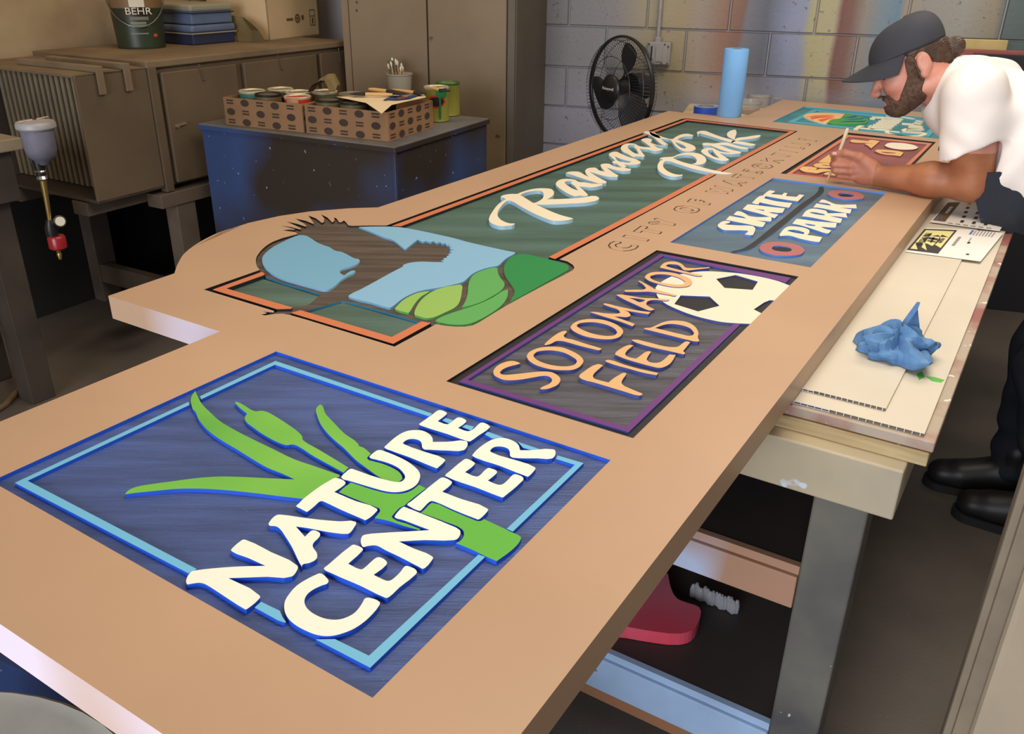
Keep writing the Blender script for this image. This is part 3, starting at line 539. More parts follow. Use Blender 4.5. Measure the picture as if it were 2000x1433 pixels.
# ---- softball field panel under the painter's hand
pb = plate('softball_field_panel', W(soft_hole), ZT - DEPTH, ZT - DEPTH - 0.006, [M_maroon], sign_root, label='maroon panel with gold letters under the painting hand')
sb_out = [(1535, 339), (1655, 262), (1821, 278.5), (1734, 364.5)]; sb_in = [(1547, 337.5), (1659, 266), (1811, 281), (1728, 359)]
plate('panel_groove', W(soft_hole), ZT - DEPTH + 0.001, ZT - DEPTH, [M_black], pb, holes=[W(sb_out)])
raised('frame_strip', [[sb_out, sb_in]], [M_terra, M_maroon], pb, top=-0.002, sm=False)
B0, B1 = (1500, 250), (1660, 190)
for o, ls in ((B0, ['610,800 690,748 870,758 965,778 925,818 860,815 790,795 800,808 930,815 1030,795 1140,800 1250,812 1260,840 1160,845 1050,860 970,882 850,868 690,845']), (B0, ['1085,890 1160,860 1260,862 1430,878 1370,935 1240,920 1100,905']),
              (B0, ['885,720 950,690 1100,680 1270,695 1280,770 1100,780 960,765 900,745', '1045,725 1060,720 1240,740 1240,748']), (B0, ['985,660 1200,510 1260,540 1280,690 1100,675 1000,670']),
              (B1, ['0,860 40,822 365,855 365,838 420,830 585,855 415,998 345,940 280,912 330,903 490,912 300,890 20,870']), (B1, ['480,1045 540,1018 700,1025 950,1050 1050,1080 985,1150 850,1130 680,1115 560,1085', '600,1060 880,1082 900,1095 640,1078'])):
    raised('letter', [[T(o[0], o[1], l, 0.1) for l in ls]], [M_gold, M_maroon], pb, corner=25)
raised('softball', [[T(1660, 190, '680,935 740,895 900,885 1100,900 1270,940 1335,975 1290,1005 1150,1022 950,1015 780,985 700,955', 0.1)]], [M_ball, M_maroon], pb)

# ---- family center panel at the far end
def ribbon(mb, pts, w, zt, zb, closed=False, mi=0):
    P = [Vector((p[0], p[1])) for p in pts]; n = len(P)
    L, Rr = [], []
    for i in range(n):
        a = P[(i - 1) % n] if (closed or i > 0) else P[i]; b = P[(i + 1) % n] if (closed or i < n - 1) else P[i]
        t = (b - a).normalized(); nn = Vector((-t.y, t.x)) * w / 2; L.append(P[i] + nn); Rr.append(P[i] - nn)
    seg = range(n if closed else n - 1)
    for i in seg:
        j = (i + 1) % n; q = [Rr[i], Rr[j], L[j], L[i]]
        mb.hexa([(p.x, p.y, zb) for p in q] + [(p.x, p.y, zt) for p in q], mi)
pf = plate('family_center_panel', fam_hole_w, ZT - DEPTH, ZT - DEPTH - 0.006, [M_tfloor], sign_root, label='teal panel with shell emblem and white Family Center lettering')
fu0, fu1 = fam[0].dot(UX), fam[1].dot(UX); fv = fam[0].dot(VX)
def rect_uv(u0, u1, v0, v1): return [tuple(uv(a, b, 0)[:2]) for a, b in ((u0, v0), (u1, v0), (u1, v1), (u0, v1))]
m = MB(); m.prism([rect_uv(fu0 + 0.05, fu1 - 0.05, fv - 0.05, 0.44), rect_uv(fu0 + 0.075, fu1 - 0.075, fv - 0.075, 0.465)], ZT - 0.002, ZT - DEPTH, 0, 0, bottom=False); make('frame_strip', m, [M_tframe], pf)
raised('shell', [[T(1490, 190, '785,375 830,335 950,308 1200,298 1450,310 1600,325 1560,360 1520,405 1380,420 1310,450 1260,495 1150,490 1000,455 880,415', 0.1)]], [M_shell, M_cream2], pf)
for s_ in ('830,388 1000,362 1250,352 1400,352 1250,365 1000,378', '920,400 1000,385 1200,378 1400,372 1300,392 1100,408 960,432', '1080,440 1250,412 1400,400 1250,440 1150,475 1110,462'):
    raised('shell_rib', [[T(1490, 190, s_, 0.1)]], [M_shell2], pf, top=0.001)
raised('leaf_shape', [[T(1490, 190, '1610,330 1700,325 1850,360 1990,398', 0.1) + T(1660, 190, '150,370 280,405 350,430 365,455 340,490 250,510 100,520', 0.1) + T(1490, 190, '1500,520 1350,510 1270,490 1320,450 1400,425 1520,410 1570,360', 0.1)]], [M_fleaf], pf)
for o, s_ in ((1490, '1560,402 1740,375 1800,360 1850,378 1780,395'), (1660, '-200,480 0,462 200,462 320,455 300,472 100,480'), (1660, '-100,432 100,420 280,408 250,420 50,436')):
    raised('leaf_vein', [[T(o, 190, s_, 0.1)]], [M_fblue], pf, top=0.001)
fam_strokes = ['110,625 190,562 245,550', '190,595 770,645', '420,625 480,590', '395,575 410,550 830,580', '395,575 600,590 740,607 790,600', '455,525 865,552', '510,490 915,520', '560,455 965,488', '610,425 1000,455', '690,385 1040,425', '720,345 1000,375 1260,418', '430,378 680,388', '390,402 490,408',
               '975,675 830,660 740,652 720,680 800,712 950,738 1150,752 1350,750 1440,728 1470,700 1400,685 1200,672 1060,655 1045,635 1100,612 1400,625', '1020,502 1250,522', '1150,560 1430,590', '1195,538 1420,566', '1100,610 1440,615', '1250,490 1400,512', '1300,450 1420,470']
for s_ in fam_strokes:
    m = MB(); ribbon(m, W(T(1660, 190, s_, 0.1)), 0.017, ZT, ZT - DEPTH); make('letter_stroke', m, [M_cream2], pf)

# ---- engraved CITY OF WATSONVILLE: strips on the face coloured as shade in its grooves
E0, E1 = (1160, 350), (1340, 250)
city = [(E0, '190,865 215,830 270,808 340,815 355,825 340,835 290,845 278,862 300,880 370,895 440,893 480,875 490,860 570,862 575,875 540,905 470,928 380,935 290,925 220,900'), (E0, '375,750 410,725 718,785 690,810'),
        (E0, '512,683 615,608 685,615 700,628 665,648 885,685 852,715 635,672 600,695'), (E0, '710,575 725,558 860,556 790,525 790,512 830,508 930,550 1065,580 1040,605 850,580 740,585'),
        (E0, '1040,390 1080,355 1170,345 1280,355 1360,380 1375,405 1330,432 1250,442 1150,432 1070,412'), (E0, '1115,385 1150,372 1210,372 1270,390 1298,408 1250,415 1180,405'),
        (E0, '1215,295 1265,252 1335,262 1312,283 1375,288 1390,270 1440,290 1425,305 1520,315 1495,338 1300,310'),
        (E1, '250,830 270,815 430,830 310,800 325,785 480,800 370,760 385,748 610,800 600,825 480,820 550,845 530,858'), (E1, '480,690 500,680 640,690 790,705 775,715 690,715 680,725 725,745 710,758 600,735'),
        (E1, '595,635 660,595 720,605 700,620 885,650 870,660 690,635 655,650'), (E1, '735,560 770,535 820,545 810,555 770,560 800,570 900,575 990,565 1000,580 960,600 910,590 930,580'),
        (E1, '855,490 900,468 1000,465 1100,480 1130,505 1080,525 970,525 890,512'), (E1, '910,490 970,483 1060,500 1030,510 950,505'), (E1, '970,425 985,418 1060,432 1040,390 1150,400 1270,418 1265,425 1130,425 1215,452 1210,460'),
        (E1, '1105,352 1160,322 1240,340 1360,365 1300,375 1180,362'), (E1, '1215,288 1230,280 1450,315 1440,322'), (E1, '1290,245 1305,240 1490,262 1500,250 1545,258 1520,280'), (E1, '1375,200 1390,195 1580,205 1590,200 1620,210 1600,230'),
        (E1, '1460,150 1485,132 1540,145 1560,155 1620,158 1700,165 1690,180')]
for o, l in city:
    m = MB(); pts = W(T(o[0], o[1], l)); n = len(pts)
    for i in range(n):                       # groove shade painted by direction: dark wide strips along the sign, faint ones across
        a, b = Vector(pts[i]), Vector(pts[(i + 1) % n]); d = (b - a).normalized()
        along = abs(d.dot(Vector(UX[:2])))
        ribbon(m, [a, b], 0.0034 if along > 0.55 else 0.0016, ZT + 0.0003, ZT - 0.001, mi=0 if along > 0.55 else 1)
    make('letter_groove_shade', m, [M_groove_shade, M_groove_shade2], sign_root)
# ------------------------------------------------------------------ workbench carrying the sign
Zv = Vector((0, 0, 1))
M_ply = mat('ply_edge', (196, 174, 128), 0.7, rgb2=(150, 124, 84), noise_scale=6, stretch=(1, 1, 12), speck=((224, 220, 206), 40, 0.68))
M_plytop = mat('bench_top_paint', (176, 160, 140), 0.6, rgb2=(150, 92, 84), noise_scale=7, thr=(0.4, 0.55), speck=((226, 222, 214), 30, 0.66))
M_apron = mat('apron_paint', (198, 182, 148), 0.6, rgb2=(164, 152, 130), noise_scale=4, speck=((216, 222, 230), 22, 0.70), bump=0.2, bump_scale=20)
M_leg = mat('leg_spray', (116, 112, 98), 0.55, rgb2=(66, 66, 70), noise_scale=4, speck=((200, 196, 190), 60, 0.74), bump=0.15, bump_scale=40)
M_pine = mat('pine_rail', (176, 134, 106), 0.6, rgb2=(186, 196, 220), noise_scale=3.4, thr=(0.40, 0.50), detail=1)
M_rail_blue = mat('rail_pale_blue', (160, 186, 216), 0.55, speck=((110, 76, 62), 26, 0.72), noise_amt=0.06)
M_shelf = mat('shelf_dark', (50, 48, 50), 0.6, rgb2=(66, 56, 50), noise_scale=3, bump=0.2, bump_scale=30)
M_brownstrip = mat('shelf_edge_brown', (150, 104, 72), 0.65, rgb2=(196, 190, 196), noise_scale=4, thr=(0.35, 0.42))
bench = thing('workbench', 'paint-spattered wooden workbench with shelves and thick legs under the sign', 'workbench', uv(2.5, 0.6, 0))
U0, U1, V0, V1 = 1.312, 3.74, 0.054, 1.16
def ubox(name, u0, u1, v0, v1, z0, z1, mt, parent, bevel=0.0, **k):
    m = MB(); m.hexa([uv(u0, v0, z0), uv(u1, v0, z0), uv(u1, v1, z0), uv(u0, v1, z0), uv(u0, v0, z1), uv(u1, v0, z1), uv(u1, v1, z1), uv(u0, v1, z1)]); 
    # keep outward normals (u,v axes are right handed)
    return make(name, m, mt if isinstance(mt, list) else [mt], parent, bevel=bevel, **k)
ubox('bench_top', U0, U1, V0, V1, 0.8525, 0.8705, M_plytop, bench, 0.002)
ubox('bench_top_layer', U0 - 0.004, U1, V0 + 0.004, V1, 0.8280, 0.8515, M_ply, bench, 0.002)
ubox('end_apron', U0 - 0.038, U0 + 0.002, V0 + 0.03, V1 - 0.02, 0.738, 0.828, M_apron, bench, 0.003)
ubox('end_apron', U1 - 0.04, U1, V0 + 0.03, V1 - 0.02, 0.738, 0.828, M_apron, bench, 0.003)
ubox('side_apron', U0 + 0.002, U1 - 0.04, V0 + 0.03, V0 + 0.068, 0.738, 0.828, M_apron, bench, 0.003)
ubox('side_apron', U0 + 0.002, U1 - 0.04, V1 - 0.058, V1 - 0.02, 0.738, 0.828, M_apron, bench, 0.003)
for a, b in ((U0 + 0.004, 0.124), (U0 + 0.004, V1 - 0.15), (U1 - 0.13, 0.124), (U1 - 0.13, V1 - 0.15)): ubox('leg', a, a + 0.089, b, b + 0.089, 0, 0.738, M_leg, bench, 0.004)
for z, mt, mt2 in ((0.564, M_pine, M_pine), (0.182, M_rail_blue, M_rail_blue)):
    ubox('shelf', U0 + 0.016, U1 - 0.1, 0.213, V1 - 0.16, z - 0.018, z - 0.001, M_shelf, bench)
    ubox('shelf_lip', U0 + 0.004, U0 + 0.018, 0.213, V1 - 0.16, z - 0.018, z, mt2, bench)
    ubox('shelf_rail', U0 - 0.004, U0 + 0.018, 0.213, V1 - 0.16, z - 0.108 + (0.02 if z > 0.3 else 0), z - 0.019, mt, bench, 0.002)
ubox('shelf_edge_strip', U0 - 0.002, U0 + 0.03, 0.213, V1 - 0.16, 0.045, 0.073, M_brownstrip, bench)
# white fluted plastic sheets on the bench
M_coro = mat('coroplast', (214, 204, 184), 0.5, noise_amt=0.03, noise_scale=3, speck=((224, 196, 130), 9, 0.76))
M_flute = mat('flute_edge', (214, 214, 226), 0.5)
M_greenpaint = mat('green_smear', (86, 172, 56), 0.5)
def coro(name, u0, u1, v0, v1, z0, z1, label, lift=0.0):
    root = thing(name, label, 'plastic sheet', uv((u0 + u1) / 2, (v0 + v1) / 2, z0), 'white plastic sheets on the workbench')
    m = MB(); nu, nv = 14, 10
    def zz(a, b): # the near right corner of the lower sheet curls down over the bench edge
        c = max(0, (0.12 - a) / 0.12) * max(0, (b - 0.72) / 0.28); return -lift * c * c
    top = [[uv(u0 + (u1 - u0) * i / nu, v1 + (v0 - v1) * j / nv, z1 + zz((u1 - u0) * i / nu, j / nv)) for j in range(nv + 1)] for i in range(nu + 1)]
    m.grid([list(r) for r in top]); m.grid([[p - Vector((0, 0, z1 - z0)) for p in reversed(r)] for r in top])
    edge = [r[-1] for r in top]; m.grid([edge, [p - Vector((0, 0, z1 - z0)) for p in edge]])
    make('sheet_face', m, [M_coro], root, smooth=30)
    e = MB(); n = 46                                     # flutes along the cut near end
    for k in range(n):
        j = (k + 0.5) / n; pz = zz(0, j); v = v1 + (v0 - v1) * j
        for h in (0,): e.obox(uv(u0 - 0.0004, v, (z0 + z1) / 2 + pz), UX, VX, Zv, 0.0012, 0.0011, z1 - z0)
    e.obox(uv(u0 - 0.0002, (v0 + v1) / 2 + abs(v1 - v0) * 0.13, z1 - 0.0006), UX, VX, Zv, 0.001, abs(v1 - v0) * 0.72, 0.0010)
    e.obox(uv(u0 - 0.0002, (v0 + v1) / 2 + abs(v1 - v0) * 0.13, z0 + 0.0006), UX, VX, Zv, 0.001, abs(v1 - v0) * 0.72, 0.0010)
    make('flute_edge', e, [M_flute], root); return root
sh1 = coro('plastic_sheet', 1.322, 3.30, 0.072, 0.60, 0.8712, 0.8760, 'larger white fluted plastic sheet lying flat on the bench top beneath a narrower one', lift=0.0)
sh2 = coro('plastic_sheet', 1.366, 2.9, 0.138, 0.56, 0.8765, 0.8812, 'narrower white fluted plastic sheet under the crumpled blue towel')
for pts in ('1790,730 1800,725 1806,736 1795,742', '1808,735 1825,736 1845,742 1838,747 1820,744'):
    q = T(0, 0, pts, 1); m = MB(); m.prism([[tuple(at_z(a, b, 0.8762)[:2]) for a, b in q]], 0.8764, 0.8760); make('paint_smear', m, [M_greenpaint], sh1)
# printed design sheets
M_paper = mat('paper_white', (236, 230, 222), 0.7); M_ink = mat('ink', (52, 48, 50), 0.7); M_yel = mat('paper_yellow', (226, 218, 146), 0.7); M_ink2 = mat('ink_grey', (150, 144, 144), 0.7)
M_inkb = mat('ink_blue', (80, 120, 190), 0.7); M_inko = mat('ink_orange', (222, 160, 96), 0.7); M_inkn = mat('ink_brown', (112, 88, 58), 0.7)
def pz(px, py, z=0.8815): return at_z(px, py, z)
def flat(mb, pts, z, mi=0, th=0.0002): mb.slab([(p.x, p.y, z) for p in pts], (0, 0, 1), th, mi)
def order(pts):
    A_ = sum(pts[i].x * pts[(i + 1) % len(pts)].y - pts[(i + 1) % len(pts)].x * pts[i].y for i in range(len(pts))); return pts if A_ > 0 else list(reversed(pts))
def bil(c, s, t):          # c: TL TR BR BL of a sheet in space
    return c[0] * (1 - s) * (1 - t) + c[1] * s * (1 - t) + c[2] * s * t + c[3] * (1 - s) * t
def page(name, corners_px, z, label, marks):
    c = [pz(a, b, z) for a, b in corners_px]; root = thing(name, label, 'paper', (c[0] + c[2]) / 2, 'printed design sheets on the bench')
    m = MB(); n = 8
    def bow(s, t): return 0.0025 * math.sin(math.pi * s) * (0.5 + 0.5 * math.cos(3 * t)) + 0.0006
    m.grid([[bil(c, j / n, i / n) + Vector((0, 0, bow(j / n, i / n))) for j in range(n + 1)] for i in range(n + 1)])
    for f in range(len(m.f)): pass
    o = make('page', m, [M_paper], root, smooth=60)
    for nm, mt, s0, t0, s1, t1 in marks:
        k = MB(); 
        k.grid([[bil(c, s0 + (s1 - s0) * j / 3, t0 + (t1 - t0) * i / 3) + Vector((0, 0, bow(s0 + (s1 - s0) * j / 3, t0 + (t1 - t0) * i / 3) + 0.0007)) for j in range(4)] for i in range(4)])
        make(nm, k, [mt], root)
    return root, c, bow
# sheet with the yellow framed design, near one
pc = [(1808, 445), (1960, 455), (1915, 511), (1768, 492)]
r1, c1, bow1 = page('design_sheet', pc, 0.8822, 'white printed sheet with a black framed yellow sign design', [('printed_block', M_ink, 0.0, 0.06, 0.42, 0.93), ('printed_block', M_yel, 0.03, 0.115, 0.395, 0.875), ('printed_line', M_ink, 0.665, 0.44, 0.70, 0.50), ('printed_line', M_ink, 0.76, 0.82, 0.80, 0.86), ('printed_line', M_ink2, 0.50, 0.30, 0.54, 0.62), ('printed_line', M_ink2, 0.66, 0.30, 0.675, 0.42), ('printed_line', M_inkb, 0.6, 0.02, 0.63, 0.18)] + [('printed_line', M_ink2, 0.65 + 0.04 * i, 0.02, 0.665 + 0.04 * i, 0.2) for i in range(7)])
ink = MB()
def page_text(txt, size, s, t, c, bow, mi=0):
    p = bil(c, s, t) + Vector((0, 0, bow(s, t) + 0.0016)); ay = (bil(c, s - 0.05, t) - bil(c, s + 0.05, t)); ax = bil(c, s, t - 0.05) - bil(c, s, t + 0.05)
    ay = ay - ax * (ax.dot(ay) / ax.dot(ax)); add_text(ink, txt, size, p, ax, ay, mi, 0.0002)
page_text('MCRITCHIE-FIELD', 0.017, 0.10, 0.5, c1, bow1); page_text('VINEYARD', 0.011, 0.34, 0.5, c1, bow1)
make('printed_lettering', ink, [M_ink], r1)
tr = MB(); p = bil(c1, 0.215, 0.5) + Vector((0, 0, bow1(0.215, 0.5) + 0.002))
tr.obox(p, UX, VX, Zv, 0.05, 0.005, 0.0004); tr.obox(p + UX * 0.012, UX, VX, Zv, 0.016, 0.022, 0.0004); tr.obox(p - UX * 0.014, UX, VX, Zv, 0.006, 0.020, 0.0004); make('printed_tree', tr, [M_ink], r1)
# far sheet with the sign layout
pc2 = [(1852, 392), (1985, 395), (1952, 452), (1816, 434)]
marks = [('printed_photo', M_inkn, 0.02, 0.10, 0.20, 0.92), ('printed_photo', M_inkb, 0.05, 0.70, 0.13, 0.90), ('printed_photo', M_paper, 0.10, 0.30, 0.15, 0.60)]
rnd = random.Random(3)
for rr in range(3):
    for q in range(5): marks.append(('printed_line', M_ink if (q + rr) % 7 else M_inko, 0.32 + rr * 0.17 + 0.02 * q, 0.12 + 0.17 * q, 0.37 + rr * 0.17 + 0.02 * q, 0.20 + 0.17 * q))
for q in range(6): marks.append(('printed_line', M_ink2, 0.25 + 0.11 * q, 0.94, 0.32 + 0.11 * q, 0.965))
r2, c2, bow2 = page('design_sheet', pc2, 0.8850, 'white printed sheet with a small photo strip and rows of black marks by the elbow', marks)
# crumpled blue towel
M_towel = mat('blue_towel', (96, 140, 184), 0.8, rgb2=(74, 116, 164), noise_scale=40, bump=0.25, bump_scale=300, speck=((76, 170, 60), 34, 0.80))
tw = at_z(1748, 690, 0.882); m = MB(); nR, nA = 15, 44; R_ = random.Random(5)
peaks = [(R_.uniform(0, 6.28), R_.uniform(2, 5), R_.uniform(0, 6.28)) for _ in range(6)]
rows = []
for i in range(nR + 1):
    a = i / nR; row = []
    for k in range(nA):
        th = 2 * math.pi * k / nA; fold = sum(math.sin(th * round(f_) + p_) * math.sin(a * 5 + q_) for q_, f_, p_ in peaks) / 6
        nn = noise.noise(Vector((math.cos(th) * 2.2, math.sin(th) * 2.2, a * 3.0))) ; cr_ = abs(noise.noise(Vector((math.cos(th) * 3.5 * a + 3, math.sin(th) * 3.5 * a, 5.0))))
        rad = 0.052 * (0.06 + 1.02 * math.sin(a * math.pi * 0.56)) * (1 + 0.30 * fold + 0.45 * nn) * (1.25 - 0.25 * math.cos(2 * th))
        h = 0.044 * (1 - a) ** 0.75 * (1 + 0.6 * nn) + 0.012 * cr_ + 0.002
        row.append(tw + UX * (rad * math.cos(th)) + VX * (rad * math.sin(th) * 0.8) + Vector((0, 0, max(0.0008, h if i < nR else 0.001))))
    rows.append(row)
m.rings(rows, 0, cap=True)
root = thing('shop_towel', 'crumpled blue paper shop towel with green paint spots on the white sheet', 'towel', tw)
make('crumple', m, [M_towel], root, smooth=28)
# the pulled-up corner of the towel
m = MB(); tip = tw + UX * 0.05 + VX * -0.012 + Vector((0, 0, 0.088)); b0 = tw + UX * 0.03 + VX * 0.015 + Vector((0, 0, 0.02)); b1 = tw + UX * 0.045 + VX * -0.035 + Vector((0, 0, 0.015))
n = 6; gr = []
for i in range(n + 1):
    a = i / n; l = b0.lerp(tip, a); r = b1.lerp(tip, a); mid = (l + r) / 2 - UX * 0.018 * (1 - a) + VX * 0.006 * math.sin(a * 5); gr.append([l, l.lerp(mid, 0.6), mid, mid.lerp(r, 0.4), r])
m.grid(gr); m.grid([[p + UX * 0.0012 for p in reversed(r)] for r in gr]); make('towel_corner', m, [M_towel], root, smooth=40)
# red plastic stand on the lower shelf
M_redp = mat('red_plastic', (226, 44, 70), 0.45, rgb2=(204, 132, 150), noise_scale=2.5, thr=(0.2, 0.8), detail=2)
prof = [(1150, 1232), (1205, 1222), (1265, 1231), (1328, 1237), (1352, 1230), (1366, 1208), (1366, 1186), (1340, 1176), (1322, 1168), (1308, 1140), (1300, 1115), (1250, 1100), (1180, 1170)]
m = MB(); zz_ = 0.215; m.prism([smooth2([tuple(at_z(a, b, zz_)[:2]) for a, b in prof], 70)], zz_, 0.183); make('step_stool', m, [M_redp], bevel=0.006, label='red plastic stool top with dusty face on the lower shelf', cat='stool')
M_bag = mat('clear_plastic', (190, 190, 194), 0.2, alpha=0.45)
m = MB(); pb_ = at_z(1395, 1155, 0.22)
for k in range(16):
    q = pb_ + UX * 0.0 + VX * (0.05 - 0.007 * k) + UX * (0.004 * math.sin(k * 1.7)); m.lathe(q + Vector((0, 0, -0.036)), [(0.006, 0), (0.007, 0.02), (0.004, 0.034 + 0.004 * math.sin(k * 2.1)), (0.001, 0.036)], 6)
make('plastic_bag', m, [M_bag], smooth=50, label='clear crinkled plastic bag behind the red stool', cat='bag')
# silver drum and blue crate under the near end
M_silver = mat('silver_spray', (206, 202, 188), 0.5, metal=0.1, noise_amt=0.12, noise_scale=4, bump=0.25, bump_scale=30)
dc = at_z(-40, 1560, 0.60); m = MB(); rim = (at_z(0, 1340, 0.60) - dc).length
dc = Vector((at_z(60, 1352, 0.60).x - 0.06, at_z(60, 1352, 0.60).y - 0.348, 0)); m.lathe(dc, [(0.001, 0.0), (0.345, 0.0), (0.35, 0.01), (0.345, 0.20), (0.352, 0.215), (0.345, 0.23), (0.345, 0.39), (0.352, 0.405), (0.345, 0.42), (0.345, 0.59), (0.352, 0.598), (0.345, 0.604), (0.33, 0.60), (0.001, 0.60)], 56)
make('steel_drum', m, [M_silver], smooth=35, label='silver sprayed steel drum below the near end of the sign', cat='drum')
M_navy = mat('navy_board', (40, 62, 110), 0.5, noise_amt=0.25, noise_scale=5, speck=((150, 160, 170), 60, 0.73))

q = [at_z(a, b, 0.42) for a, b in ((-120, 1235), (330, 1235), (420, 1480))]; m = MB(); m.prism([[tuple(p[:2]) for p in q]], 0.42, 0.0); make('navy_crate', m, [M_navy], bevel=0.004, label='dark navy painted crate behind the silver drum under the sign', cat='crate')
# ------------------------------------------------------------------ steel cabinets along the left wall
M_steel = mat('dusty_steel', (116, 97, 73), 0.6, rgb2=(88, 73, 55), noise_scale=2.0, bump=0.1, bump_scale=60)
M_steel2 = mat('dusty_steel_top', (138, 118, 90), 0.7, rgb2=(110, 92, 68), noise_scale=5)
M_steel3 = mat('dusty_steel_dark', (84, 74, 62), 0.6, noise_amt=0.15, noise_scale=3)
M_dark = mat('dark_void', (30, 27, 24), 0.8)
M_oldwood = mat('old_wood', (112, 96, 80), 0.75, rgb2=(84, 70, 58), noise_scale=5, stretch=(1, 1, 1), bump=0.3, bump_scale=30)
M_rib = mat('filter_rib', (146, 130, 102), 0.7, noise_amt=0.1)
def lp(s, d, z): p = LA + LD * s - LN * d; return Vector((p.x, p.y, z))
def lbox(name, s0, s1, d0, d1, z0, z1, mt, parent, bevel=0.0, **k):
    m = MB(); m.hexa([lp(s0, d0, z0), lp(s1, d0, z0), lp(s1, d1, z0), lp(s0, d1, z0), lp(s0, d0, z1), lp(s1, d0, z1), lp(s1, d1, z1), lp(s0, d1, z1)]); return make(name, m, [mt], parent, bevel=bevel, **k)
lc = thing('steel_cabinet', 'long low dusty brown steel cabinet with flat doors against the left wall', 'cabinet', lp(0.6, 0.35, 0.62))
lbox('cabinet_body', -0.012, 1.21, 0.012, 0.70, 0.645, 1.118, M_steel, lc)
lbox('cabinet_top', -0.02, 1.22, -0.008, 0.71, 1.118, 1.145, M_steel2, lc, 0.004)
lbox('corner_post', -0.014, 0.026, -0.008, 0.03, 0.625, 1.12, M_steel, lc, 0.003)
for s0, s1 in ((0.045, 0.445), (0.49, 0.965), (0.995, 1.19)):
    d = lbox('door', s0, s1, -0.012, 0.011, 0.655, 1.098, M_steel, lc, 0.004)
    if s0 < 0.1:
        h = MB(); p = on_left(345, 246, 0.014); h.bar(p, p + LD * 0.05 + Vector((0, 0, 0.006)), 0.012, 0.008); h.lathe(p - LN * 0.0, [(0.006, -0.012), (0.006, 0.012)], 10, axis=LN); make('door_handle', h, [M_steel2], d)
    r = MB(); p = lp(s0 + 0.28 * (s1 - s0) + 0.08, -0.014, 1.10); r.tube([p + Vector((0, 0, 0.015)), p, p + LD * 0.01 - Vector((0, 0, 0.05)), p + LD * 0.022 - Vector((0, 0, 0.052))], 0.0025, 6); make('hinge_rod', r, [M_steel3], d)
# open filter box at its left
fb = thing('filter_box', 'open dusty steel filter box with ribbed panel inside at the cabinet end', 'filter box', lp(-0.18, 0.3, 0.64))
lbox('front_plate', -0.335, -0.016, 0.0, 0.012, 0.645, 1.125, M_steel, fb, 0.003)
lbox('top_plate', -0.335, -0.016, 0.0, 0.70, 1.113, 1.125, M_steel2, fb, 0.002)
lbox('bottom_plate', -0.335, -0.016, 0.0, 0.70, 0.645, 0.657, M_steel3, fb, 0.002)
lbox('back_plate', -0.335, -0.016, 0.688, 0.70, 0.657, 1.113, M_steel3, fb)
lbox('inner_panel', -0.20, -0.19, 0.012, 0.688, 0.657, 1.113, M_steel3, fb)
for k in range(19):
    lbox('filter_rib', -0.212, -0.20, 0.05 + 0.034 * k, 0.068 + 0.034 * k, 0.66, 1.11, M_rib, fb, 0.003)
for s in (-0.235, -0.115):
    b = thing('angle_bracket', ('outer' if s < -0.2 else 'inner') + ' dusty steel bracket strip bent over the filter box top', 'bracket', lp(s, 0.2, 1.125), 'brackets lying over the filter box')
    lbox('strip', s - 0.016, s + 0.016, -0.006, 0.46, 1.1255, 1.147, M_steel2, b, 0.002)
    lbox('bent_end', s - 0.014, s + 0.016, -0.014, -0.006, 1.045, 1.147, M_steel2, b, 0.002)
st = thing('cabinet_stand', 'rough wooden stand of beams and legs below the steel cabinet', 'stand', lp(0.6, 0.35, 0))
lbox('front_beam', -0.06, 1.18, -0.02, 0.07, 0.565, 0.622, M_oldwood, st, 0.003)
lbox('back_beam', -0.06, 1.18, 0.60, 0.69, 0.565, 0.622, M_oldwood, st, 0.003)
lbox('end_beam', -0.34, -0.02, 0.07, 0.16, 0.585, 0.64, M_oldwood, st, 0.003)
lbox('end_beam', -0.34, -0.02, 0.50, 0.59, 0.585, 0.64, M_oldwood, st, 0.003)
for s, d in ((0.02, -0.01), (0.02, 0.61), (1.06, -0.01), (1.06, 0.61)): lbox('leg', s, s + 0.10, d, d + 0.075, 0, 0.565, M_oldwood, st, 0.003)
for s in (0.025, 1.065): lbox('cross_rail', s, s + 0.05, 0.075, 0.61, 0.10, 0.19, M_oldwood, st, 0.003)
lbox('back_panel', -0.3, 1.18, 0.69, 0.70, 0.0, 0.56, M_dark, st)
lbox('end_rail', -0.30, 0.02, 0.0, 0.05, 0.16, 0.24, M_oldwood, st)
# ---- things on the cabinet
M_cang = mat('bucket_green', (44, 62, 40), 0.4, rgb2=(50, 46, 36), noise_scale=4); M_canb = mat('bucket_dark', (40, 34, 28), 0.4); M_labelw = mat('label_white', (222, 212, 190), 0.6); M_wire = mat('wire', (140, 136, 124), 0.35, metal=0.8); M_tanlabel = mat('label_tan', (128, 100, 66), 0.5)
bc = at_z(278, 92, 1.1455); pb0 = thing('paint_bucket', 'large green and black paint bucket with white spill and wire handle', 'paint bucket', bc)
rB = 0.108; hB = 0.27
m = MB(); m.lathe(bc, [(0.001, 0), (rB * 0.93, 0), (rB * 0.95, 0.006), (rB * 0.94, 0.012), (rB * 1.02, hB * 0.62)], 40); make('bucket_lower', m, [M_cang], pb0, smooth=40)
m = MB(); m.lathe(bc, [(rB * 1.02, hB * 0.62), (rB * 1.05, hB * 0.86)], 40, cap=False); make('label_band', m, [M_tanlabel], pb0, smooth=40)
m = MB(); m.lathe(bc, [(rB * 1.05, hB * 0.86), (rB * 1.07, hB * 0.95), (rB * 1.12, hB * 0.955), (rB * 1.12, hB), (rB * 1.0, hB), (0.001, hB - 0.005)], 40, cap=False); make('bucket_rim', m, [M_canb], pb0, smooth=40)
toc = Vector((CAM.x - bc.x, CAM.y - bc.y, 0)).normalized(); sidv = Vector((-toc.y, toc.x, 0))
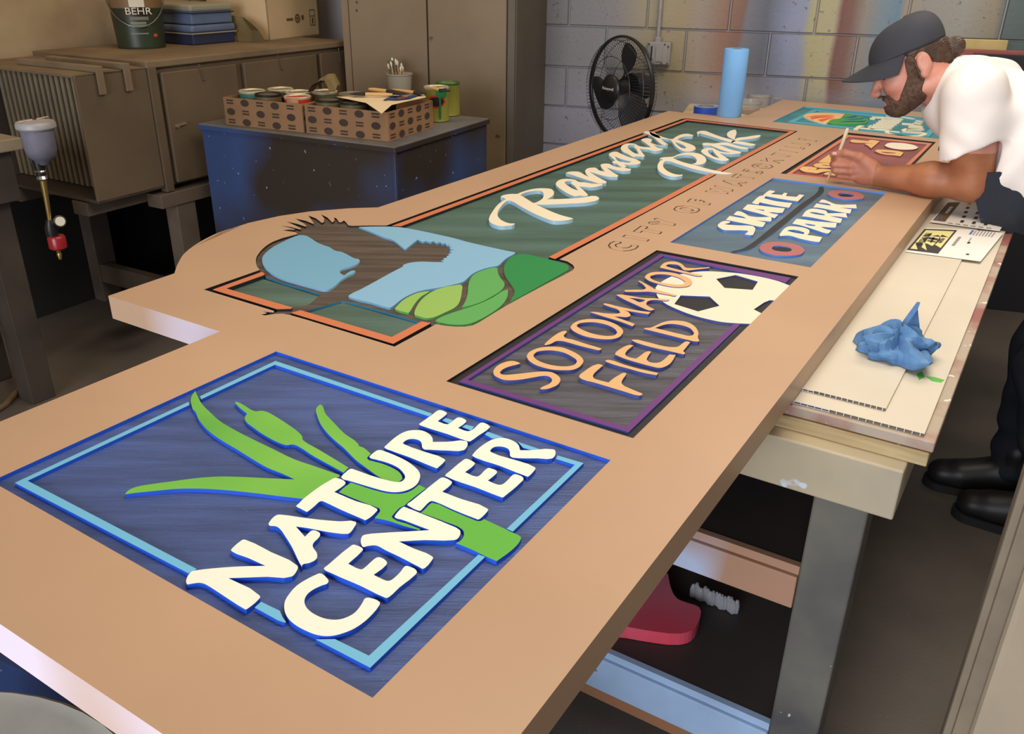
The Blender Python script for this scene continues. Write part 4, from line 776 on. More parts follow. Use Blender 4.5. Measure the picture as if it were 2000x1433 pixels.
def on_can(c, r, h, ang): return c + (toc * math.cos(ang) + sidv * math.sin(ang)) * r + Vector((0, 0, h))
def patch(c, r0, r1, h0, h1, a0, a1, n=8): 
    m = MB(); m.grid([[on_can(c, r0 + 0.001, h0, a0 + (a1 - a0) * j / n) for j in range(n + 1)], [on_can(c, r1 + 0.001, h1, a0 + (a1 - a0) * j / n) for j in range(n + 1)]]); return m
m = patch(bc, rB * 1.025, rB * 1.07, hB * 0.64, hB * 0.99, -0.25, 0.32); 
make('white_spill', m, [M_labelw], pb0)
m = patch(bc, rB * 0.992, rB * 1.0, hB * 0.445, hB * 0.495, -0.3, 0.42); make('label_strip', m, [mat('label_grey', (120, 116, 104), 0.6)], pb0)
m = patch(bc, rB * 1.003, rB * 1.024, hB * 0.505, hB * 0.635, -0.28, 0.40); make('label_plate', m, [M_canb], pb0)
tx = MB(); q = on_can(bc, rB * 1.028, hB * 0.575, 0.06); add_text(tx, 'BEHR', 0.040, q, sidv, Zv, depth=0.0015, sx=1.15); make('brand_lettering', tx, [M_labelw], pb0, kind='stuff')
for hh, ww, nm in ((0.40, 0.30, 0.005), (0.36, 0.42, 0.004), (0.24, 0.34, 0.003)): make('label_line', patch(bc, rB * 0.995, rB * 0.996, hB * hh - nm, hB * hh + nm, -ww, ww), [mat('label_line_tint', (120, 128, 110), 0.5)], pb0)
make('label_mark', patch(bc, rB * 0.97, rB * 0.975, hB * 0.185, hB * 0.23, 0.55, 0.72), [mat('label_orange', (206, 88, 40), 0.5)], pb0)
m = MB(); m.tube([on_can(bc, rB * (1.03 + 0.08), hB * (0.80 - 0.46 * math.sin(math.pi * (k / 16))), -1.5 + 3.0 * k / 16) for k in range(17)], 0.0028, 6); make('wire_handle', m, [M_wire], pb0, smooth=60)
make('handle_ear', MB().lathe(on_can(bc, rB * 1.05, hB * 0.82, -1.5), [(0.012, -0.008), (0.012, 0.010)], 12, axis=-sidv), [M_canb], pb0); make('handle_ear', MB().lathe(on_can(bc, rB * 1.05, hB * 0.82, 1.5), [(0.012, -0.008), (0.012, 0.010)], 12, axis=sidv), [M_canb], pb0)
# stack of blue and grey tubs
M_bl = mat('lid_blue', (96, 112, 142), 0.5, noise_amt=0.1); M_gl = mat('lid_grey', (150, 146, 128), 0.6); M_nb = mat('lid_navy', (44, 52, 80), 0.5)
lo_ = at_z(382, 82, 1.1455); e1 = LD; e2 = -LN
def lidbox(name, z0, h, sx, sy, mts, label, ex=0.0):
    root = thing(name, label, 'plastic bin', lo_ + Vector((0, 0, z0 - 1.1455)), 'flat plastic bins stacked on the cabinet')
    c = Vector((lo_.x, lo_.y, z0)) + e1 * ex
    m = MB(); m.obox(c + Vector((0, 0, h * 0.32)), e1, e2, Zv, sx * 0.96, sy * 0.96, h * 0.64); make('bin_tray', m, [mts[1]], root, bevel=0.006)
    m = MB(); m.obox(c + Vector((0, 0, h * 0.80)), e1, e2, Zv, sx, sy, h * 0.36); make('bin_lid', m, [mts[0]], root, bevel=0.010); 
    m = MB(); m.obox(c + Vector((0, 0, h * 0.56)), e1, e2, Zv, sx * 1.02, sy * 1.02, 0.006); make('bin_rim', m, [mts[2]], root, bevel=0.002); return root
lidbox('flat_bin', 1.1455, 0.088, 0.27, 0.28, (M_bl, M_nb, M_gl), 'blue lidded flat plastic bin on the cabinet, bottom of the stack')
lidbox('flat_bin', 1.2345, 0.088, 0.26, 0.28, (M_gl, M_bl, M_nb), 'grey lidded flat plastic bin, topmost of its stack on the cabinet', 0.0)
# pale cardboard carton with printed marks, and a loose flap
M_card = mat('carton_pale', (206, 180, 140), 0.8, noise_amt=0.05, noise_scale=4); M_cprint = mat('carton_print', (104, 78, 52), 0.8); M_olive = mat('flap_olive', (120, 102, 62), 0.8, noise_amt=0.12)
cA = at_z(527, 80, 1.1455); cB = at_z(624, 68, 1.1455); cd = (cB - cA); cl = min(cd.length, 0.44); cd.normalize(); cn = Vector((-cd.y, cd.x, 0)); Hc = 0.46
ct = thing('cardboard_carton', 'pale cardboard carton with small printed marks on the steel cabinet', 'carton', cA + cd * cl / 2 + cn * 0.2)
m = MB(); m.obox(cA + cd * cl / 2 + cn * 0.003 + Vector((0, 0, Hc / 2)), cd, cn, Zv, cl, 0.006, Hc); make('front_panel', m, [M_card], ct)
m = MB(); m.obox(cA + cd * 0.003 + cn * 0.18 + Vector((0, 0, Hc / 2)), cd, cn, Zv, 0.006, 0.36, Hc); make('side_panel', m, [M_card], ct)
m = MB(); m.obox(cA + cd * (cl - 0.003) + cn * 0.18 + Vector((0, 0, Hc / 2)), cd, cn, Zv, 0.006, 0.36, Hc); make('side_panel', m, [M_card], ct)
m = MB(); m.obox(cA + cd * cl / 2 + cn * 0.357 + Vector((0, 0, Hc / 2)), cd, cn, Zv, cl, 0.006, Hc); make('back_panel', m, [M_card], ct)
m = MB(); m.obox(cA + cd * cl / 2 + cn * 0.18 + Vector((0, 0, 0.003)), cd, cn, Zv, cl, 0.36, 0.006); make('bottom_panel', m, [M_card], ct)
def mark(px, py, w, h, name, shape='box'):
    p = at_plane(px, py, cA - cn * 0.001, cn); m = MB()
    if shape == 'disc': m.lathe(p, [(w, -0.0004), (w, 0.0004), (w * 0.62, 0.0004), (w * 0.62, -0.0004)], 24, axis=-cn, cap=False); m.lathe(p, [(w * 0.4, -0.0004), (w * 0.4, 0.0004)], 16, axis=-cn)
    elif shape == 'frame':
        for a, b, c_, d_ in ((0, h / 2, w, 0.004), (0, -h / 2, w, 0.004), (-w / 2, 0, 0.004, h), (w / 2, 0, 0.004, h), (0, h * 0.1, w, 0.004), (0, -h * 0.2, w * 0.3, h * 0.4)): m.obox(p + cd * a + Zv * b, cd, cn, Zv, c_, 0.0006, d_)
    else: m.obox(p, cd, cn, Zv, w, 0.0006, h)
    make(name, m, [M_cprint], ct, kind='stuff' if shape != 'box' else None)
mark(566, 38, 0.055, 0.012, 'printed_word'); mark(581, 36, 0.022, 0, 'printed_seal', 'disc'); mark(591, 34, 0.020, 0.022, 'printed_word'); mark(610, 34, 0.045, 0.075, 'printed_symbol', 'frame')
fl = MB(); P_ = [at_z(466, 80, 1.147), at_z(518, 82, 1.147)]; b0, b1 = P_; upv = Vector((0, 0, 0.13)) - cn * -0.05
gr = [[b0, b0.lerp(b1, 0.5) , b1], [b0 + upv * 0.45 + cn * 0.02, b0.lerp(b1, 0.5) + upv * 0.42 - cn * 0.02, b1 + upv * 0.4 - cd * 0.02], [b0 + upv * 0.9, b0.lerp(b1, 0.5) + upv * 0.85, b1 + upv * 0.62 - cd * 0.05]]
fl.grid(gr); fl.grid([[p - cn * 0.004 for p in reversed(r)] for r in gr]); make('cardboard_flap', fl, [M_olive], label='creased olive brown cardboard flap beside the pale carton', cat='cardboard')

# ------------------------------------------------------------------ tall cabinet
pw = on_wall(1067, 150); FC = pw + WN * 0.56
def tc(px, off, z): p = at_plane(px, 150, FC + WN * off, WN); return Vector((p.x, p.y, z))
tall = thing('tall_cabinet', 'tall dusty beige steel double door cabinet against the block wall', 'cabinet', tc(840, -0.25, 0))
def tbox(name, a, b, off0, off1, z0, z1, mt, parent=tall, bevel=0.0):
    m = MB(); A0 = Vector((a.x, a.y, 0)); B0 = Vector((b.x, b.y, 0))
    q = [A0 + WN * off0, B0 + WN * off0, B0 + WN * off1, A0 + WN * off1]
    m.hexa([p + Zv * z0 for p in q] + [p + Zv * z1 for p in q]); return make(name, m, [mt], parent, bevel=bevel)
tl, tr_ = tc(676, 0, 0), tc(1008, 0, 0)
M_tdoor = mat('tall_door', (142, 122, 94), 0.55, rgb2=(106, 90, 66), noise_scale=1.6, bump=0.05, bump_scale=70, speck=((80, 62, 46), 12, 0.74))
M_tside = mat('tall_side', (96, 88, 74), 0.6, noise_amt=0.1, noise_scale=3)
tbox('cabinet_shell', tl, tr_, 0.0, -0.555, 0.0, 2.05, M_tside)
d1 = tbox('door', tc(692, 0, 0), tc(838.5, 0, 0), 0.018, 0.001, 0.08, 2.0, M_tdoor, bevel=0.004)
d2 = tbox('door', tc(841, 0, 0), tc(990, 0, 0), 0.018, 0.001, 0.08, 2.0, M_tdoor, bevel=0.004)
tbox('door_frame_strip', tc(677, 0, 0), tc(690, 0, 0), 0.010, 0.001, 0.0, 2.05, M_tdoor, bevel=0.002)
tbox('door_frame_strip', tc(992, 0, 0), tc(1006, 0, 0), 0.012, 0.001, 0.0, 2.05, M_tside, bevel=0.002)
for px, py in ((697, 4), (697, 20)):
    p = at_plane(px, py, FC + WN * 0.018, WN); m = MB(); m.lathe(p, [(0.006, -0.001), (0.006, 0.002), (0.003, 0.004)], 10, axis=WN); make('rivet', m, [M_steel3], d1)

# ------------------------------------------------------------------ blue steel chest with paint cans
c_ = Vector((-0.443, 3.2, 0)); ga = Vector((-0.895, 0.446, 0)).normalized(); gb = Vector((0.446, 0.895, 0)).normalized(); La, Lb, Hz = 0.965, 0.735, 0.90
M_chest = mat('chest_blue', (70, 92, 140), 0.4, rgb2=(66, 56, 48), noise_scale=1.7, metal=0.25, thr=(0.42, 0.62), detail=2, speck=((150, 168, 200), 50, 0.72))
M_chestd = mat('chest_top', (120, 118, 116), 0.6, rgb2=(92, 88, 84), noise_scale=5)
ch = thing('steel_chest', 'blue sprayed square steel chest carrying trays of paint cans', 'chest', c_ + ga * La / 2 + gb * Lb / 2)
def cbox(name, a0, a1, b0, b1, z0, z1, mt, parent, bevel=0.0, **k):
    m = MB(); q = [c_ + ga * a + gb * b for a, b in ((a1, b0), (a0, b0), (a0, b1), (a1, b1))]; m.hexa([p + Zv * z0 for p in q] + [p + Zv * z1 for p in q]); return make(name, m, mt if isinstance(mt, list) else [mt], parent, bevel=bevel, **k)
cbox('chest_body', 0.008, La - 0.008, 0.008, Lb - 0.008, 0.0, Hz - 0.022, M_chest, ch)
cbox('chest_lid', 0, La, 0, Lb, Hz - 0.022, Hz, [M_chestd], ch, 0.004)
cbox('lid_edge', -0.003, La + 0.003, -0.003, 0.002, Hz - 0.024, Hz - 0.004, [M_chest], ch, 0.002)
cbox('lid_edge', -0.003, 0.002, 0.002, Lb + 0.003, Hz - 0.024, Hz - 0.004, [M_chest], ch, 0.002)
cbox('corner_strip', -0.002, 0.012, -0.002, 0.012, 0.0, Hz - 0.024, [M_chest], ch, 0.002)
# cardboard trays
M_kraft = mat('kraft', (150, 112, 76), 0.85, noise_amt=0.08, noise_scale=6); M_kin = mat('kraft_inside', (128, 96, 66), 0.85); M_kprint = mat('kraft_print', (66, 50, 40), 0.85)
def tray(fl_, fr_, depth, label, h=0.108):
    a = at_z(fl_[0], fl_[1], Hz + 0.001); b = at_z(fr_[0], fr_[1], Hz + 0.001); d = (b - a).normalized(); n = Vector((-d.y, d.x, 0)); L_ = (b - a).length
    root = thing('cardboard_tray', label, 'cardboard tray', (a + b) / 2 + n * depth / 2, 'printed cardboard trays on the blue chest'); th = 0.005
    def w(nm, ca, sx, sy, sz, zc): m = MB(); m.obox(ca + Zv * zc, d, n, Zv, sx, sy, sz); return make(nm, m, [M_kraft], root)
    f = w('front_wall', a + d * L_ / 2 + n * th / 2, L_, th, h, h / 2); w('back_wall', a + d * L_ / 2 + n * (depth - th / 2), L_, th, h, h / 2)
    w('side_wall', a + d * th / 2 + n * depth / 2, th, depth - 2 * th, h, h / 2); r = w('side_wall', a + d * (L_ - th / 2) + n * depth / 2, th, depth - 2 * th, h, h / 2)
    w('tray_bottom', a + d * L_ / 2 + n * depth / 2, L_ - 2 * th, depth - 2 * th, 0.004, 0.002)
    def prints(o, ax, nn, L__, par):
        m = MB(); step = L__ / 5.2; k = 0
        for i in range(6):
            for j in range(3):
                x = (i + 0.45) * step; z = 0.016 + j * 0.038; p = o + ax * x + Zv * z + nn * 0.0006
                if (i + j) % 2: 
                    mm = [p + ax * (0.021 * math.cos(t * 0.3927)) + Zv * (0.014 * math.sin(t * 0.3927)) for t in range(16)]
                    if x + 0.02 < L__ and z + 0.014 < h and z - 0.014 > 0: m.add(mm, [tuple(range(16))] )
                else:
                    for q in (0.006, -0.005):
                        if x + 0.02 < L__: m.obox(p + Zv * q, ax, nn, Zv, 0.034, 0.0005, 0.006)
        make('printed_pattern', m, [M_kprint], par, kind='stuff')
    prints(a, d, -n, L_, f); prints(b, n, d, depth, r); return a, d, n, L_, root
tA, tD, tN, tL, _ = tray((442, 243), (594, 259.2), 0.30, 'printed cardboard tray of paint cans at the left of the blue chest')
tB, uD, uN, uL, _ = tray((599, 259.8), (760, 277), 0.34, 'printed cardboard tray with torn front edge at the chest corner')
# paint cans
M_tin = mat('tin_rim', (206, 194, 162), 0.35, metal=0.35); M_lidp = mat('lid_paint', (236, 212, 170), 0.55, noise_amt=0.12, noise_scale=20); M_tang = mat('can_gold', (120, 108, 70), 0.4, metal=0.3); M_redl = mat('can_red', (196, 50, 36), 0.5); M_blk = mat('can_black', (30, 26, 24), 0.5); M_teall = mat('can_teal', (70, 116, 100), 0.5); M_lgrey = mat('can_label_grey', (176, 172, 160), 0.6)
M_can_y = mat('can_olive', (150, 146, 60), 0.4, metal=0.2); M_gdrip = mat('drip_green', (30, 120, 60), 0.4); M_bdrip = mat('drip_brown', (176, 124, 84), 0.5)
def paint_can(p, label, body, lid, band=None, oval=True, r=0.0525, h=0.122, lidkind=0, drip=None, group='quart paint cans'):
    p = Vector(p); root = thing('paint_can', label, 'paint can', p, group)
    m = MB(); m.lathe(p, [(0.001, 0), (r * 0.96, 0), (r, 0.004), (r * 0.97, 0.007), (r * 0.97, h - 0.012), (r, h - 0.006)], 28); make('can_body', m, [body], root, smooth=40)
    m = MB(); m.lathe(p, [(r, h - 0.010), (r * 1.02, h - 0.003), (r * 0.98, h), (r * 0.90, h - 0.003), (r * 0.88, h - 0.007)], 28, cap=False); make('can_rim', m, [M_tin if not band else band], root, smooth=40)
    m = MB(); m.lathe(p, [(r * 0.88, h - 0.006), (r * 0.80, h - 0.006), (r * 0.76, h - 0.008), (0.001, h - 0.008)], 28, cap=False); make('can_lid', m, [lid], root, smooth=40)
    tcv = Vector((CAM.x - p.x, CAM.y - p.y, 0)).normalized(); sv = Vector((-tcv.y, tcv.x, 0))
    if oval:
        for nm, a_, b_, mt in (('label_oval', 0.78, 0.026, M_redl), ('label_oval_inner', 0.62, 0.019, M_blk)):
            m = MB(); rr = r * 0.97 + (0.0008 if nm == 'label_oval' else 0.0014); pts = []
            for i in range(7):
                row = []
                for j in range(9):
                    x = (j / 4 - 1); y = (i / 3 - 1) * math.sqrt(max(0, 1 - x * x * 0.98)); a2 = x * a_; row.append(p + (tcv * math.cos(a2) + sv * math.sin(a2)) * rr + Zv * (h * 0.60 + y * b_))
                pts.append(row)
            m.grid(pts); make(nm, m, [mt], root)
    if drip:
        m = MB(); R2 = random.Random(int(p.x * 1e4))
        for k in range(7):
            a2 = drip[1] + k * 0.13; l = R2.uniform(0.02, 0.05) if k != 2 else drip[2]
            m.grid([[p + (tcv * math.cos(x) + sv * math.sin(x)) * (r * 1.01 + 0.0018) + Zv * z for x in (a2 - 0.075, a2, a2 + 0.075)] for z in (h - 0.002, h - l)])
        make('paint_drip', m, [drip[0]], root, kind='stuff')
    return root
def can_px(t, x, y): q = (tA + tD * x + tN * y) if t == 0 else (tB + uD * x + uN * y); return Vector((q.x, q.y, Hz + 0.0065))
cans = [((0, .062, .105), 'teal labelled paint can with pale lid at the left end of the tray', M_teall, M_lidp, None, False, None),
        ((0, .128, .205), 'paint can with cream lid behind the others in the left tray', M_tang, M_lidp, None, True, None),
        ((0, .176, .066), 'gold paint can with black rim and red oval label in front of the left tray', M_tang, M_lidp, M_blk, True, None),
        ((0, .244, .172), 'gold paint can with white drips beside the brown splashed can', M_tang, M_lidp, None, True, (mat('drip_white', (230, 222, 206), 0.5), -0.3, 0.07)),
        ((0, .326, .238), 'paint can with clean cream lid in the back row near the torn scrap', M_tang, M_lidp, None, True, None),
        ((0, .318, .068), 'paint can with thick tan brown drips over a red label', M_redl, M_lidp, None, True, (M_bdrip, -0.8, 0.075)),
        ((1, .062, .235), 'paint can under a dull grey flat lid below the torn cardboard scrap', M_tang, mat('lid_dull', (140, 124, 100), 0.7), mat('rim_dull', (130, 116, 94), 0.6), False, None),
        ((1, .066, .068), 'gold paint can with black rim and red label at the front of the torn tray', M_tang, M_tin, M_blk, True, None),
        ((1, .184, .064), 'gold paint can with grey label patch under the paper edge', M_tang, M_lidp, M_blk, True, None),
        ((1, .176, .20), 'paint can with dark rim below the foam brush handles', M_tang, M_tin, M_blk, False, None),
        ((1, .302, .085), 'paint can mostly hidden below the white paper', M_blk, M_tin, M_blk, False, None)]
for (q, lb, bd, ld, bn, ov, dr) in cans: paint_can(can_px(*q), lb, bd, ld, bn, ov, drip=dr)
paint_can(Vector((at_z(852, 239, Hz).x, at_z(852, 239, Hz).y + 0.045, Hz + 0.001)), 'olive paint can with green drips and red label outside the tray', M_can_y, M_tin, None, True, h=0.14, drip=(M_gdrip, 0.0, 0.125))
paint_can(Vector((at_z(874, 228, Hz).x, at_z(874, 228, Hz).y + 0.05, Hz + 0.001)), 'olive paint can with yellow stained lid behind the green dripped can', M_can_y, mat('lid_yellow', (190, 180, 90), 0.5), mat('rim_green', (60, 96, 50), 0.4), False, h=0.14)
# paper, brushes, pot
M_sheet = mat('note_paper', (228, 206, 166), 0.8); M_woodh = mat('brush_wood', (206, 164, 104), 0.55); M_foam = mat('foam_black', (36, 32, 30), 0.8)
ZP = Hz + 0.134
pp = [at_z(a, b, ZP) for a, b in ((657, 189), (706, 187), (760, 186), (828, 184), (832, 190), (790, 199), (765, 205), (745, 214), (715, 201))]
root = thing('note_paper', 'cream paper sheet with blue and pink print draped over the cans', 'paper', pp[4])
cen = sum(pp, Vector()) / len(pp); m = MB(); m.add([cen + Zv * 0.004] + [p - Zv * (0.014 if i == 7 else 0) for i, p in enumerate(pp)], [(0, 1 + i, 1 + (i + 1) % len(pp)) if (pp[i] - cen).cross(pp[(i + 1) % len(pp)] - cen).z > 0 else (0, 1 + (i + 1) % len(pp), 1 + i) for i in range(len(pp))])
make('page', m, [M_sheet], root)
def pxpoly(nm, pts, z, mt, par): 
    q = order([at_z(a, b, z) for a, b in pts]); m = MB(); m.slab(q, (0, 0, 1), 0.0005); make(nm, m, [mt], par)
pxpoly('printed_corner', ((748, 195), (765, 187), (820, 185), (800, 192), (775, 195)), ZP + 0.0055, mat('print_navy', (46, 62, 108), 0.7), root); pxpoly('printed_shape', ((774, 190), (786, 187), (798, 188), (790, 191), (778, 192)), ZP + 0.0062, mat('print_pink', (222, 146, 120), 0.7), root)
def brush(a, b, c, label, zA=ZP + 0.012):
    A_, B_, C_ = (at_z(*q, zA) for q in (a, b, c)); root = thing('foam_brush', label, 'brush', A_, 'brushes lying on the cans')
    m = MB(); m.tube([A_, A_.lerp(B_, 0.3), A_.lerp(B_, 0.8), B_], [0.005, 0.0075, 0.0065, 0.006], 10); make('handle', m, [M_woodh], root, smooth=50)
    m = MB(); d = (C_ - B_); w_ = Vector((-d.y, d.x, 0)).normalized(); m.hexa([B_ - w_ * 0.014 - Zv * 0.007, C_ - w_ * 0.022 - Zv * 0.003, C_ + w_ * 0.022 - Zv * 0.003, B_ + w_ * 0.014 - Zv * 0.007, B_ - w_ * 0.014 + Zv * 0.007, C_ - w_ * 0.022 + Zv * 0.001, C_ + w_ * 0.022 + Zv * 0.001, B_ + w_ * 0.014 + Zv * 0.007]); make('brush_head', m, [M_foam], root, bevel=0.002)
brush((721, 174), (759, 178), (791, 184), 'wooden handled foam brush pointing right on the cans', ZP + 0.020); brush((767, 185), (714, 183.5), (688, 182), 'wooden handled foam brush pointing left on the paper', ZP + 0.014); brush((764, 176), (812, 180.5), (826, 183), 'far wooden brush lying behind the foam brushes', ZP + 0.010); brush((838, 171), (862, 176), (872, 178), 'short wooden stick brush across the green dripped can', Hz + 0.150)
M_clear = mat('cloudy_plastic', (186, 176, 156), 0.35, alpha=0.75); M_bristle = mat('bristle', (220, 212, 196), 0.6)
pc_ = at_z(781, 172, Hz + 0.06); pc_ = Vector((pc_.x, pc_.y, Hz + 0.001)); root = thing('brush_pot', 'cloudy plastic pot full of small artist brushes', 'pot', pc_)
m = MB(); m.lathe(pc_, [(0.001, 0), (0.05, 0), (0.060, 0.12), (0.064, 0.122), (0.064, 0.127), (0.058, 0.127), (0.056, 0.12), (0.047, 0.006), (0.001, 0.006)], 28, cap=False); make('pot_shell', m, [M_clear], root, smooth=40)
for k in range(9):
    a = k * 0.7; r0 = Vector((math.cos(a) * 0.02, math.sin(a) * 0.02, 0.01)); r1 = Vector((math.cos(a) * 0.035 - 0.018, math.sin(a) * 0.03, 0.16 + 0.012 * (k % 4)))
    b = thing('artist_brush', ('thin artist brush standing in the cloudy plastic pot'), 'brush', pc_ + r0, 'small brushes in the pot'); m = MB(); m.tube([pc_ + r0, pc_ + r0.lerp(r1, 0.85)], [0.0035, 0.003], 7); make('handle', m, [M_steel3 if k % 2 else M_woodh], b); m = MB(); m.tube([pc_ + r0.lerp(r1, 0.85), pc_ + r0.lerp(r1, 0.95), pc_ + r1], [0.003, 0.006, 0.001], 7); make('bristles', m, [M_bristle], b, smooth=60)
b = thing('fan_brush', 'olive fan shaped brush rising above the pot', 'brush', pc_ + Vector((-0.02, 0.02, 0.01))); top_ = at_plane(764, 132, pc_, Vector((0, 1, 0))); m = MB(); m.tube([pc_ + Vector((-0.02, 0.02, 0.01)), top_], 0.0025, 7); make('handle', m, [M_steel3], b); m = MB(); sd = sidv; m.hexa([top_ - sd * 0.004 + toc * 0.003, top_ + sd * 0.004 + toc * 0.003, top_ + sd * 0.004 - toc * 0.003, top_ - sd * 0.004 - toc * 0.003] + [top_ + Zv * 0.032 + q for q in (-sd * 0.02 + toc * 0.002, sd * 0.02 + toc * 0.002, sd * 0.02 - toc * 0.002, -sd * 0.02 - toc * 0.002)]); make('bristles', m, [mat('bristle_olive', (92, 88, 52), 0.7)], b)
sc = at_z(632, 160, Hz + 0.17); m = MB(); g_ = []
for i in range(6):
    row = []
    for j in range(5): row.append(sc + ga * (-0.055 + 0.022 * i) * 1.0 + gb * (-0.035 + 0.0175 * j) + Zv * (0.012 * math.sin(i * 1.1) + (0.02 if j > 2 else 0) - (0.028 if i in (0, 5) else 0)))
    g_.append(row)
m.grid(g_); m.grid([[p - Zv * 0.004 for p in reversed(r)] for r in g_]); make('cardboard_scrap', m, [M_olive], label='torn olive cardboard scrap lying over the can lids', cat='cardboard')

# ------------------------------------------------------------------ left foreground bench with the spray gun
lt = thing('side_table', 'dark worn wooden table cut off at the left edge of the picture', 'table', Vector((-2.2, 2.95, 0)))
corner = at_z(42, 268, 0.97); ex = UX; ey = VX
def sbox(name, c0, a0, a1, b0, b1, z0, z1, mt, parent, bevel=0.0):
    m = MB(); q = [c0 + ex * a + ey * b for a, b in ((a0, b0), (a1, b0), (a1, b1), (a0, b1))]; m.hexa([Vector((p.x, p.y, z0)) for p in q] + [Vector((p.x, p.y, z1)) for p in q]); return make(name, m, [mt], parent, bevel=bevel)
M_ttop = mat('table_top_worn', (150, 134, 108), 0.6, noise_amt=0.15, noise_scale=6); M_tdark = mat('table_dark', (70, 60, 50), 0.7, noise_amt=0.2, noise_scale=5, bump=0.2, bump_scale=40)
sbox('table_top', corner, -0.55, 0.0, 0, 0.5, 0.93, 0.97, M_ttop, lt, 0.004)
sbox('side_apron', corner, -0.52, -0.03, 0.03, 0.07, 0.76, 0.93, M_tdark, lt, 0.003)
sbox('end_apron', corner, -0.07, -0.03, 0.07, 0.46, 0.76, 0.93, M_tdark, lt, 0.003)
for a, b in ((-0.14, 0.04), (-0.52, 0.04), (-0.14, 0.33)): sbox('leg', corner, a, a + 0.09, b + 0.035, b + 0.125, 0, 0.93, M_tdark, lt, 0.003)
# spray gun standing cup-up on its hook with regulator
M_cup = mat('cup_grey', (120, 118, 130), 0.5, noise_amt=0.15, noise_scale=12); M_cuplid = mat('cup_lid', (176, 170, 168), 0.4, noise_amt=0.1, noise_scale=20); M_chrome = mat('chrome', (200, 198, 192), 0.2, metal=1.0); M_gunk = mat('gun_dark', (44, 40, 38), 0.4, metal=0.4); M_redf = mat('filter_red', (160, 36, 40), 0.3); M_brass = mat('brass', (190, 156, 90), 0.35, metal=0.8)
YG = 2.76
def g(px, py, y=YG): return at_y(px, py, y)
lidc = g(68, 237); sg = thing('spray_gun', 'paint spray gun with grey cup and red air filter hanging at the table corner', 'spray gun', g(112, 515))
rc = (g(104, 240) - g(31, 240)).length / 2
m = MB(); m.lathe(Vector((lidc.x, lidc.y, lidc.z - 0.105)), [(0.012, -0.03), (0.03, -0.012), (rc * 0.72, 0.0), (rc * 0.80, 0.02), (rc * 0.84, 0.085), (rc * 0.84, 0.09)], 32); make('paint_cup', m, [M_cup], sg, smooth=40)
m = MB(); m.lathe(Vector((lidc.x, lidc.y, lidc.z - 0.02)), [(rc * 0.9, -0.004), (rc, 0.002), (rc, 0.012), (rc * 0.93, 0.02), (rc * 0.5, 0.024), (0.001, 0.026)], 32); lid_o = make('cup_lid', m, [M_cuplid], sg, smooth=40)
m = MB(); m.lathe(Vector((lidc.x, lidc.y, lidc.z + 0.004)), [(0.006, 0), (0.005, 0.006)], 12); make('vent', m, [M_gunk], lid_o); m = MB(); a = Vector((lidc.x, lidc.y, lidc.z + 0.006)); m.bar(a - Vector((0.02, 0.05, 0)), a + Vector((0.015, 0.055, 0)), 0.004, 0.002); make('lid_rib', m, [M_bristle], lid_o)
m = MB(); m.tube([g(70, 305), g(77, 325), g(82, 350)], [0.014, 0.017, 0.013], 12); m.bar(g(60, 312), g(100, 300), 0.016, 0.02); make('gun_body', m, [M_gunk], sg, smooth=40, kind=None)
m = MB(); m.lathe(g(80, 340), [(0.014, -0.02), (0.018, -0.014), (0.012, 0.0), (0.018, 0.01), (0.012, 0.02)], 16); make('chrome_collar', m, [M_chrome], sg, smooth=40)
m = MB(); m.tube([g(84, 352), g(90, 385), g(95, 415), g(97, 430)], [0.010, 0.008, 0.007, 0.006], 12); make('air_tube', m, [M_brass], sg, smooth=40)
m = MB(); m.tube([g(97, 430), g(100, 446), g(103, 462)], [0.012, 0.020, 0.018], 14); make('regulator_body', m, [M_gunk], sg, smooth=40)
q = g(117, 432); m = MB(); m.lathe(q, [(0.018, -0.012), (0.020, 0.0), (0.018, 0.004), (0.001, 0.004)], 20, axis=(0.55, -0.75, 0.2)); go = make('pressure_gauge', m, [M_chrome], sg, smooth=40)
m = MB(); m.lathe(q + Vector((0.55, -0.75, 0.2)).normalized() * 0.005, [(0.015, 0), (0.015, 0.001)], 20, axis=(0.55, -0.75, 0.2)); make('gauge_face', m, [M_labelw], go)
m = MB(); f0 = g(109, 460); m.lathe(f0, [(0.024, 0.0), (0.028, -0.006), (0.028, -0.040), (0.022, -0.046), (0.010, -0.048)], 20); make('red_filter', m, [M_redf], sg, smooth=40)
m = MB(); f1 = g(114, 488); m.lathe(f1, [(0.009, 0.0), (0.006, -0.010), (0.008, -0.014), (0.005, -0.032)], 12); make('drain_tip', m, [M_brass], sg, smooth=40)
# hose on the floor at far left
m = MB(); m.tube([at_z(-30, 640, 0.30), at_z(8, 628, 0.26), at_z(30, 655, 0.18), at_z(46, 710, 0.06), at_z(38, 760, 0.02), at_z(10, 790, 0.012), at_z(-30, 815, 0.012)], 0.011, 10); make('air_hose', m, [mat('hose_tan', (120, 96, 66), 0.6)], smooth=60, label='tan rubber air hose curling to the floor at the left edge', cat='hose')
